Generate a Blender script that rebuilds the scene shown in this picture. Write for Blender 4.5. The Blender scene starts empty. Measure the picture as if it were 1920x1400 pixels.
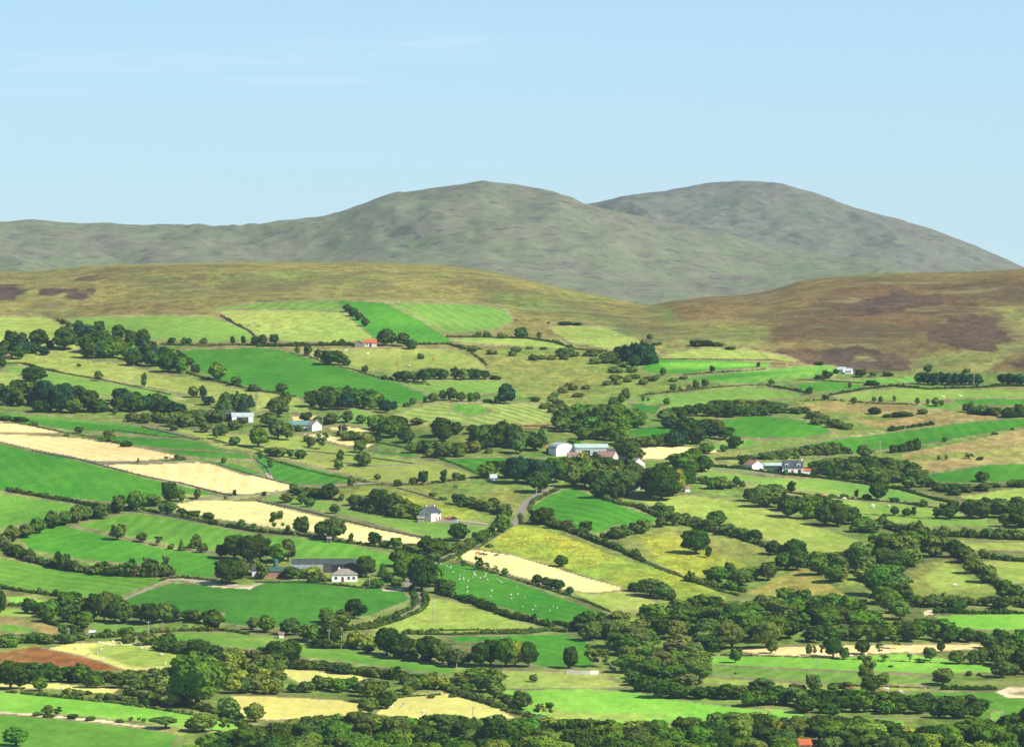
import bpy, math, random
import numpy as np
sc = bpy.context.scene
COL = sc.collection
# ------------------------------------------------------------------ camera, sky, sun
FPX = 8333.0            # focal length in photo pixels (1920 wide)
CAMH = 144.0
PITCH = math.atan(100 / FPX)
cam = bpy.data.objects.new('camera', bpy.data.cameras.new('camera')); COL.objects.link(cam)
cam.location = (0, 0, CAMH); cam.rotation_euler = (math.pi / 2 - PITCH, 0, 0)
cam.data.sensor_width = 36; cam.data.lens = 36 * FPX / 1920
cam.data.clip_start = 1; cam.data.clip_end = 60000
sc.camera = cam
SUN = np.array([0.78, -0.52, 0.84]); SUN /= np.linalg.norm(SUN)
SEL = math.asin(SUN[2]); SAZ = math.atan2(SUN[0], SUN[1])
sun = bpy.data.objects.new('sun', bpy.data.lights.new('sun', 'SUN')); COL.objects.link(sun)
sun.data.energy = 5.0; sun.data.angle = math.radians(0.5); sun.data.color = (1, .95, .86)
sun.rotation_euler = (math.pi / 2 - SEL, 0, math.pi - SAZ)
W = bpy.data.worlds.new("World"); sc.world = W; W.use_nodes = True
nt = W.node_tree; nt.nodes.clear()
def N(t, ty, **kw):
    n = t.nodes.new(ty)
    for k, v in kw.items(): setattr(n, k, v)
    return n
def M2(t, op, a, b=None, c=None):
    n = t.nodes.new('ShaderNodeMath'); n.operation = op
    for i, v in enumerate((a, b, c)):
        if v is None: continue
        if isinstance(v, (int, float)): n.inputs[i].default_value = v
        else: t.links.new(v, n.inputs[i])
    return n.outputs[0]
def MIX(t, f, a, b, bt='MIX'):
    n = t.nodes.new('ShaderNodeMix'); n.data_type = 'RGBA'; n.blend_type = bt; n.clamp_result = False
    for s, v in ((n.inputs[0], f), (n.inputs[6], a), (n.inputs[7], b)):
        if isinstance(v, (int, float)): s.default_value = v
        elif isinstance(v, tuple): s.default_value = (v + (1,))[:4]
        else: t.links.new(v, s)
    return n.outputs[2]
sky = N(nt, 'ShaderNodeTexSky', sky_type='NISHITA', sun_disc=False, sun_elevation=SEL, sun_rotation=SAZ,
        altitude=100, air_density=1.0, dust_density=0.2, ozone_density=3.0)
tc = N(nt, 'ShaderNodeTexCoord'); sp = N(nt, 'ShaderNodeSeparateXYZ'); nt.links.new(tc.outputs['Generated'], sp.inputs[0])
dx, dz = sp.outputs[0], sp.outputs[2]
# thin streaks of high cloud, fixed in the sky by direction
mp = N(nt, 'ShaderNodeMapping'); mp.inputs['Scale'].default_value = (38, 0, 620)
nt.links.new(tc.outputs['Generated'], mp.inputs[0])
nz = N(nt, 'ShaderNodeTexNoise'); nz.inputs['Scale'].default_value = 1; nz.inputs['Detail'].default_value = 5
nt.links.new(mp.outputs[0], nz.inputs[0])
def streak(x0, wx, z0, wz, slope=0.0):
    zz = M2(nt, 'SUBTRACT', M2(nt, 'SUBTRACT', dz, z0), M2(nt, 'MULTIPLY', M2(nt, 'SUBTRACT', dx, x0), slope))
    a = M2(nt, 'POWER', M2(nt, 'DIVIDE', M2(nt, 'SUBTRACT', dx, x0), wx), 2); b = M2(nt, 'POWER', M2(nt, 'DIVIDE', zz, wz), 2)
    return M2(nt, 'EXPONENT', M2(nt, 'MULTIPLY', M2(nt, 'ADD', a, b), -1))
tot = None
for s in ((-0.095, .035, .0564, .0011, .012), (-0.075, .06, .0585, .0016), (-0.115, .02, .0514, .0012), (-.012, .014, .0622, .0018), (-.03, .035, .0612, .0022), (-.05, .02, .0535, .001)):
    v = streak(*s); tot = v if tot is None else M2(nt, 'MAXIMUM', tot, v)
cm = N(nt, 'ShaderNodeMapRange'); cm.inputs['From Min'].default_value = .35; cm.inputs['From Max'].default_value = .75
nt.links.new(nz.outputs[0], cm.inputs[0])
cf = M2(nt, 'MULTIPLY', M2(nt, 'MULTIPLY', tot, cm.outputs[0]), 0.16)
skc = MIX(nt, 1.0, sky.outputs[0], (0.82, 1.04, 1.20), 'MULTIPLY')
low = M2(nt, 'MULTIPLY', M2(nt, 'SUBTRACT', 1, M2(nt, 'MINIMUM', M2(nt, 'MAXIMUM', M2(nt, 'MULTIPLY', M2(nt, 'SUBTRACT', dz, .08), 10), 0), 1)), .66)
hz = M2(nt, 'MINIMUM', M2(nt, 'MAXIMUM', M2(nt, 'MULTIPLY', dz, 14), 0), 1)
skc = MIX(nt, low, skc, MIX(nt, hz, (7.3, 10.0, 10.9), (5.3, 8.3, 10.6)))
skc2 = MIX(nt, cf, skc, (12.2, 12.5, 13.8))
bgn = N(nt, 'ShaderNodeBackground'); bgn.inputs[1].default_value = 0.075
nt.links.new(skc2, bgn.inputs[0])
wo = N(nt, 'ShaderNodeOutputWorld'); nt.links.new(bgn.outputs[0], wo.inputs[0])
vs = sc.view_settings; vs.view_transform = 'Standard'; vs.look = 'None'; vs.exposure = 0.40; vs.gamma = 1
try:
    sc.cycles.max_bounces = 5; sc.cycles.diffuse_bounces = 2; sc.cycles.transparent_max_bounces = 4; sc.cycles.volume_bounces = 0
    sc.cycles.volume_max_steps = 16
except Exception: pass
rng = np.random.default_rng(7); random.seed(7)

# ------------------------------------------------------------------ helpers
def ray(px, py):
    px = np.asarray(px, float); py = np.asarray(py, float)
    u = (px - 960) / FPX; v = (700 - py) / FPX
    den = math.cos(PITCH) + v * math.sin(PITCH)
    return u / den, (-math.sin(PITCH) + v * math.cos(PITCH)) / den      # dx/dy, dz/dy
def row_slope(r): return np.tan(np.arctan((700 - r) / FPX) - PITCH)
def project(X, Y, Z):
    s = (Z - CAMH) / Y
    v = np.tan(np.arctan(s) + PITCH); den = math.cos(PITCH) + v * math.sin(PITCH)
    return 960 + X / Y * den * FPX, 700 - v * FPX
_tab = {}
def vnoise(x, y, seed=0):
    if seed not in _tab: _tab[seed] = np.random.default_rng(1000 + seed).random((256, 256))
    T = _tab[seed]; xi = np.floor(x).astype(int); yi = np.floor(y).astype(int); fx = x - xi; fy = y - yi
    fx = fx * fx * (3 - 2 * fx); fy = fy * fy * (3 - 2 * fy)
    g = lambda i, j: T[(xi + i) & 255, (yi + j) & 255]
    return (g(0, 0) * (1 - fx) + g(1, 0) * fx) * (1 - fy) + (g(0, 1) * (1 - fx) + g(1, 1) * fx) * fy
def fbm(x, y, seed=0, o=4):
    a = 0; w = .5
    for k in range(o):
        a = a + w * (vnoise(x * 2 ** k, y * 2 ** k, seed + k) - .5); w *= .5
    return a * 2
# ------------------------------------------------------------------ terrain
RT = np.array([(1400, 1500), (1300, 1640), (1200, 1800), (1100, 1960), (1000, 2120), (900, 2290), (800, 2470), (700, 2680), (620, 2890)], float)
PC = np.polyfit((RT[:, 1] - 2200) / 700, RT[:, 0], 4)
RIDGE = np.array([(-900, 530), (-300, 520), (0, 509), (60, 510), (140, 502), (250, 495), (400, 491), (560, 490), (700, 491), (800, 495), (880, 502), (940, 513), (1000, 527), (1060, 541), (1130, 556), (1180, 568),
                  (1215, 577), (1260, 566), (1320, 557), (1400, 555), (1460, 543), (1510, 525), (1560, 520), (1640, 514), (1760, 512), (1850, 508), (1920, 503), (2100, 498), (2800, 520)], float)
RT0, D0, DR = 632.0, 2858.0, 3560.0
_rx = np.linspace(-1200, 3200, 1500); _ry = np.interp(_rx, RIDGE[:, 0], RIDGE[:, 1]); _ry = np.convolve(np.pad(_ry, 14, 'edge'), np.hanning(29) / np.hanning(29).sum(), 'valid')
_ry = _ry + (np.interp(_rx * .031, np.arange(200) - 60, np.random.default_rng(3).random(200)) - .5) * 1.6
BUMPS = [(890, 790, 210, 110, 5.0), (655, 790, 90, 60, 3.0), (1350, 680, 130, 60, 3.5), (1440, 810, 160, 90, 3.0), (640, 1000, 220, 120, 3.0), (520, 1130, 220, 70, 2.5),
         (1120, 960, 120, 70, 3.0), (1780, 830, 170, 110, 3.5), (1560, 1090, 140, 60, 3.0), (200, 900, 260, 130, 3.0), (1040, 720, 150, 80, -3.0), (1320, 1180, 160, 120, -3), (1680, 745, 170, 70, 3)]
BB = []
def base_h(X, Y):
    X = np.asarray(X, float); Y = np.asarray(Y, float)
    px = 960 + X / Y * FPX
    yr = np.interp(px, _rx, _ry)
    ra = np.polyval(PC, (np.clip(Y, 1500, 2950) - 2200) / 700)
    t = np.clip((Y - D0) / (DR - D0), 0, 1.999)
    rb = RT0 - (RT0 - yr) * np.sin(math.pi / 2 * np.maximum(t, 0))
    k = np.clip((Y - (D0 - 90)) / 180, 0, 1); k = k * k * (3 - 2 * k)
    r = ra * (1 - k) + rb * k
    z = CAMH + row_slope(r) * Y
    near = np.clip((1500 - Y) / 500, 0, 1)
    z = np.where(Y < 1500, CAMH + row_slope(1400) * 1500 + near * 2, z)
    far = np.clip((Y - 4200) / 900, 0, 1); far = far * far * (3 - 2 * far)
    return z * (1 - far) + 95 * far
def height(X, Y):
    X = np.asarray(X, float); Y = np.asarray(Y, float)
    z = base_h(X, Y)
    fade = np.clip((3300 - Y) / 500, 0.15, 1) * np.clip((Y - 1100) / 500, 0.25, 1)
    u = fbm(X / 210, Y / 260, 3, 2) * 6.0 + fbm(X / 70, Y / 110, 9, 2) * 1.3
    px = 960 + X / Y * FPX
    moor = np.clip((Y - 2900) / 250, 0, 1) * np.clip((3560 - Y) / 300, .12, 1)
    u = u * fade + moor * (fbm(X / 110 + 7, Y / 160, 21, 3) * 9.0)
    for bx, by, sx, sy, a in BB:
        u = u + a * np.exp(-((X - bx) / sx) ** 2 - ((Y - by) / sy) ** 2)
    return z + u
def at(px, py, y0=1050, y1=4300):
    """pixels -> points on the ground (first hit)"""
    px = np.atleast_1d(np.asarray(px, float)); py = np.atleast_1d(np.asarray(py, float))
    a, s = ray(px, py)
    Ys = np.arange(y0, y1, 8.0)
    Yc = np.full(px.shape, np.nan)
    for i0 in range(0, len(px), 2000):
        A = a[i0:i0 + 2000, None]; S = s[i0:i0 + 2000, None]
        d = CAMH + S * Ys[None] - height(A * Ys[None], np.broadcast_to(Ys[None], (len(A), len(Ys))))
        hit = d < 0; idx = np.argmax(hit, 1); idx = np.where(hit.any(1), idx, len(Ys) - 1)
        lo = Ys[np.maximum(idx - 1, 0)]; hi = Ys[idx]
        for _ in range(12):
            m = (lo + hi) / 2; dd = CAMH + S[:, 0] * m - height(A[:, 0] * m, m)
            lo = np.where(dd > 0, m, lo); hi = np.where(dd > 0, hi, m)
        Yc[i0:i0 + 2000] = (lo + hi) / 2
    X = a * Yc
    return np.stack([X, Yc, height(X, Yc)], 1)
for bx, by, sx, sy, a in BUMPS:
    p = at(bx, by)[0]; BB.append((p[0], p[1], sx * p[1] / FPX * .6, sy * 2.6 * p[1] / FPX, a * .7))

def mesh_np(name, V, F, mats=(), smooth=False, attrs=None, mi=None):
    me = bpy.data.meshes.new(name); V = np.asarray(V, np.float32); F = np.asarray(F, np.int32)
    k = F.shape[1]
    me.vertices.add(len(V)); me.vertices.foreach_set('co', V.ravel())
    me.loops.add(F.size); me.loops.foreach_set('vertex_index', F.ravel())
    me.polygons.add(len(F)); me.polygons.foreach_set('loop_start', np.arange(0, F.size, k, dtype=np.int32))
    me.polygons.foreach_set('loop_total', np.full(len(F), k, np.int32))
    if mi is not None: me.polygons.foreach_set('material_index', np.asarray(mi, np.int32))
    me.polygons.foreach_set('use_smooth', np.full(len(F), smooth))
    for m in mats: me.materials.append(m)
    for an, arr in (attrs or {}).items():
        arr = np.asarray(arr, np.float32)
        at_ = me.attributes.new(an, 'FLOAT_COLOR' if arr.ndim == 2 else 'FLOAT', 'POINT')
        if arr.ndim == 2: at_.data.foreach_set('color', np.concatenate([arr, np.ones((len(arr), 1), np.float32)], 1).ravel())
        else: at_.data.foreach_set('value', arr)
    me.update(); me.validate() if False else None
    return me
def link(name, me, parent=None, loc=None, rz=0, scale=None, **props):
    o = bpy.data.objects.new(name, me); COL.objects.link(o)
    if parent is not None: o.parent = parent
    if loc is not None: o.location = loc
    o.rotation_euler = (0, 0, rz)
    if scale is not None: o.scale = scale
    for k, v in props.items():
        if v: o[k] = v
    return o
def grid_faces(nr, nc):
    i = np.arange((nr - 1) * (nc - 1)); r = i // (nc - 1); c = i % (nc - 1); a = r * nc + c
    return np.stack([a, a + 1, a + nc + 1, a + nc], 1)
def inpoly(px, py, P):
    c = np.zeros(px.shape, bool); n = len(P); j = n - 1
    for i in range(n):
        xi, yi = P[i]; xj, yj = P[j]
        if yi != yj:
            c ^= ((yi > py) != (yj > py)) & (px < (xj - xi) * (py - yi) / (yj - yi) + xi)
        j = i
    return c
def segdist(px, py, P):
    d = np.full(px.shape, 1e9); n = len(P)
    for i in range(n):
        ax, ay = P[i]; bx, by = P[(i + 1) % n]; L = (bx - ax) ** 2 + (by - ay) ** 2 + 1e-9
        t = np.clip(((px - ax) * (bx - ax) + (py - ay) * (by - ay)) / L, 0, 1)
        d = np.minimum(d, np.hypot(px - ax - t * (bx - ax), py - ay - t * (by - ay)))
    return d
# ------------------------------------------------------------------ materials
def mat(name, col=(.5, .5, .5), rough=.85, noise=0.0, nscale=1.0, spec=.2, col2=None, bump=0):
    m = bpy.data.materials.new(name); m.use_nodes = True; t = m.node_tree; b = t.nodes['Principled BSDF']
    b.inputs['Roughness'].default_value = rough; b.inputs['Specular IOR Level'].default_value = spec
    if noise or col2:
        g = N(t, 'ShaderNodeTexCoord'); n = N(t, 'ShaderNodeTexNoise'); n.inputs['Scale'].default_value = nscale; n.inputs['Detail'].default_value = 4
        t.links.new(g.outputs['Object'], n.inputs[0])
        r = N(t, 'ShaderNodeMapRange'); r.inputs['From Min'].default_value = .32; r.inputs['From Max'].default_value = .68
        t.links.new(n.outputs[0], r.inputs[0])
        c2 = col2 or tuple(c * (1 - noise) for c in col)
        t.links.new(MIX(t, r.outputs[0], col, c2), b.inputs['Base Color'])
        if bump:
            bn = N(t, 'ShaderNodeBump'); bn.inputs['Strength'].default_value = bump; t.links.new(n.outputs[0], bn.inputs['Height']); t.links.new(bn.outputs[0], b.inputs['Normal'])
    else: b.inputs['Base Color'].default_value = (*col, 1)
    return m
def foliage_mat(name, attr):
    m = bpy.data.materials.new(name); m.use_nodes = True; t = m.node_tree; t.nodes.clear()
    if attr: src = N(t, 'ShaderNodeAttribute', attribute_name='tone').outputs['Color']
    else: src = N(t, 'ShaderNodeObjectInfo').outputs['Color']
    g = N(t, 'ShaderNodeNewGeometry'); n = N(t, 'ShaderNodeTexNoise'); n.inputs['Scale'].default_value = .42; n.inputs['Detail'].default_value = 3
    t.links.new(g.outputs['Position'], n.inputs[0])
    r = N(t, 'ShaderNodeMapRange'); r.inputs['From Min'].default_value = .3; r.inputs['From Max'].default_value = .7; r.inputs['To Min'].default_value = .68; r.inputs['To Max'].default_value = 1.4
    t.links.new(n.outputs[0], r.inputs[0])
    n2 = N(t, 'ShaderNodeTexNoise'); n2.inputs['Scale'].default_value = .05; t.links.new(g.outputs['Position'], n2.inputs[0])
    r2 = N(t, 'ShaderNodeMapRange'); r2.inputs['From Min'].default_value = .35; r2.inputs['From Max'].default_value = .65
    t.links.new(n2.outputs[0], r2.inputs[0])
    c = MIX(t, r2.outputs[0], src, MIX(t, 1.0, src, (1.2, .95, .9), 'MULTIPLY'))
    vm = N(t, 'ShaderNodeVectorMath', operation='SCALE'); t.links.new(c, vm.inputs[0]); t.links.new(r.outputs[0], vm.inputs['Scale'])
    d = N(t, 'ShaderNodeBsdfDiffuse'); tr = N(t, 'ShaderNodeBsdfTranslucent'); mx = N(t, 'ShaderNodeMixShader'); mx.inputs[0].default_value = .14
    t.links.new(vm.outputs[0], d.inputs[0]); t.links.new(vm.outputs[0], tr.inputs[0])
    t.links.new(d.outputs[0], mx.inputs[1]); t.links.new(tr.outputs[0], mx.inputs[2])
    o = N(t, 'ShaderNodeOutputMaterial'); t.links.new(mx.outputs[0], o.inputs[0])
    return m
FOL = foliage_mat('leaves', False); FOLA = foliage_mat('leaves_mixed', True)
BARK = mat('bark', (.10, .08, .06), noise=.4, nscale=2)
MM = dict(white=mat('whitewash', (.90, .88, .84), noise=.08, nscale=.6), pink=mat('pink_render', (.84, .72, .64), noise=.12, nscale=.5), stone=mat('dry_stone', (.36, .32, .25), noise=.5, nscale=1.5, bump=.4),
          slate=mat('slate_roof', (.075, .085, .11), noise=.25, nscale=1.2), grey=mat('grey_sheet_roof', (.075, .092, .08), noise=.3, nscale=.4), tin=mat('pale_tin_roof', (.50, .55, .52), noise=.2, nscale=.4),
          green=mat('green_sheet_roof', (.46, .60, .51), noise=.18, nscale=.4), teal=mat('teal_roof', (.16, .32, .29), noise=.2, nscale=.4), sheet=mat('translucent_sheet_roof', (.27, .31, .28), noise=.4, nscale=.5), rust=mat('orange_roof', (.60, .15, .05), noise=.25, nscale=.6),
          brown=mat('brown_tile_roof', (.38, .22, .16), noise=.25, nscale=1), tan=mat('weathered_roof', (.34, .30, .22), noise=.3, nscale=.8), dark=mat('dark_opening', (.03, .03, .035)),
          glass=mat('window_glass', (.05, .06, .08), rough=.15, spec=.5), frame=mat('window_frame', (.7, .7, .68)), maroon=mat('maroon_paint', (.16, .03, .03)), red=mat('red_paint', (.55, .04, .03), rough=.3, spec=.5), black=mat('black_paint', (.03, .035, .045), rough=.3, spec=.5),
          silo=mat('green_silo', (.06, .19, .14), noise=.2), darkgreen=mat('dark_green_cladding', (.05, .11, .09)), plank=mat('dark_cladding', (.10, .09, .085), noise=.3), wood=mat('weathered_pole', (.45, .42, .36), noise=.3), tyre=mat('tyre', (.02, .02, .02)),
          wool=mat('wool', (.72, .67, .54), noise=.1), cow_white=mat('cream_hide', (.80, .72, .58)), cow_brown=mat('brown_hide', (.42, .16, .06)), cow_black=mat('dark_hide', (.05, .03, .025)),
          road=mat('tarmac', (.30, .255, .20), noise=.2, nscale=.3), track=mat('earth_track', (.52, .44, .33), noise=.25, nscale=.3))
# ------------------------------------------------------------------ the ground and its fields
# class: colour A, colour B (mottle), mottle strength, stripe strength, flowers
CL = {
 'G1': ((.044, .215, .012), (.095, .275, .020), 0, 0), 'G2': ((.090, .260, .020), (.170, .335, .036), 0, 0), 'GD': ((.036, .170, .014), (.070, .220, .018), 0, 0),
 'GL': ((.160, .430, .035), (.270, .500, .060), .2, 0), 'GP': ((.195, .350, .045), (.280, .400, .065), .2, 0), 'YG': ((.260, .385, .052), (.360, .410, .078), 0, 0),
 'UY': ((.255, .350, .058), (.350, .375, .080), 0, 0), 'UG': ((.130, .280, .036), (.230, .350, .055), 0, 0), 'ST': ((.92, .69, .30), (.82, .57, .22), .5, 0), 'PY': ((.74, .66, .17), (.62, .58, .15), .3, 0),
 'PS': ((.84, .75, .30), (.74, .64, .22), .5, 0), 'OL': ((.175, .255, .042), (.265, .260, .055), 0, 0), 'OF': ((.225, .325, .038), (.310, .325, .038), 0, 1), 'RG': ((.140, .245, .036), (.230, .275, .052), 0, 0),
 'BT': ((.390, .265, .095), (.270, .260, .065), 0, 0), 'BR': ((.380, .115, .022), (.200, .120, .035), 0, 0), 'OB': ((.270, .290, .055), (.330, .240, .055), 0, 0), 'HY': ((.400, .430, .110), (.180, .350, .050), .9, 0),
 'MO': ((.190, .198, .046), (.245, .200, .052), 0, 0), 'MG': ((.165, .215, .045), (.225, .200, .050), 0, 0), 'MB': ((.165, .100, .036), (.115, .078, .034), 0, 0), 'HE': ((.080, .056, .036), (.125, .082, .040), 0, 0),
 'MY': ((.310, .300, .080), (.200, .230, .055), 0, 0), 'SA': ((.80, .64, .40), (.64, .50, .28), 0, 0), 'MS': ((.230, .145, .046), (.190, .150, .046), 0, 0), 'GS': ((.115, .320, .032), (.220, .410, .060), .7, 0),
}
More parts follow.
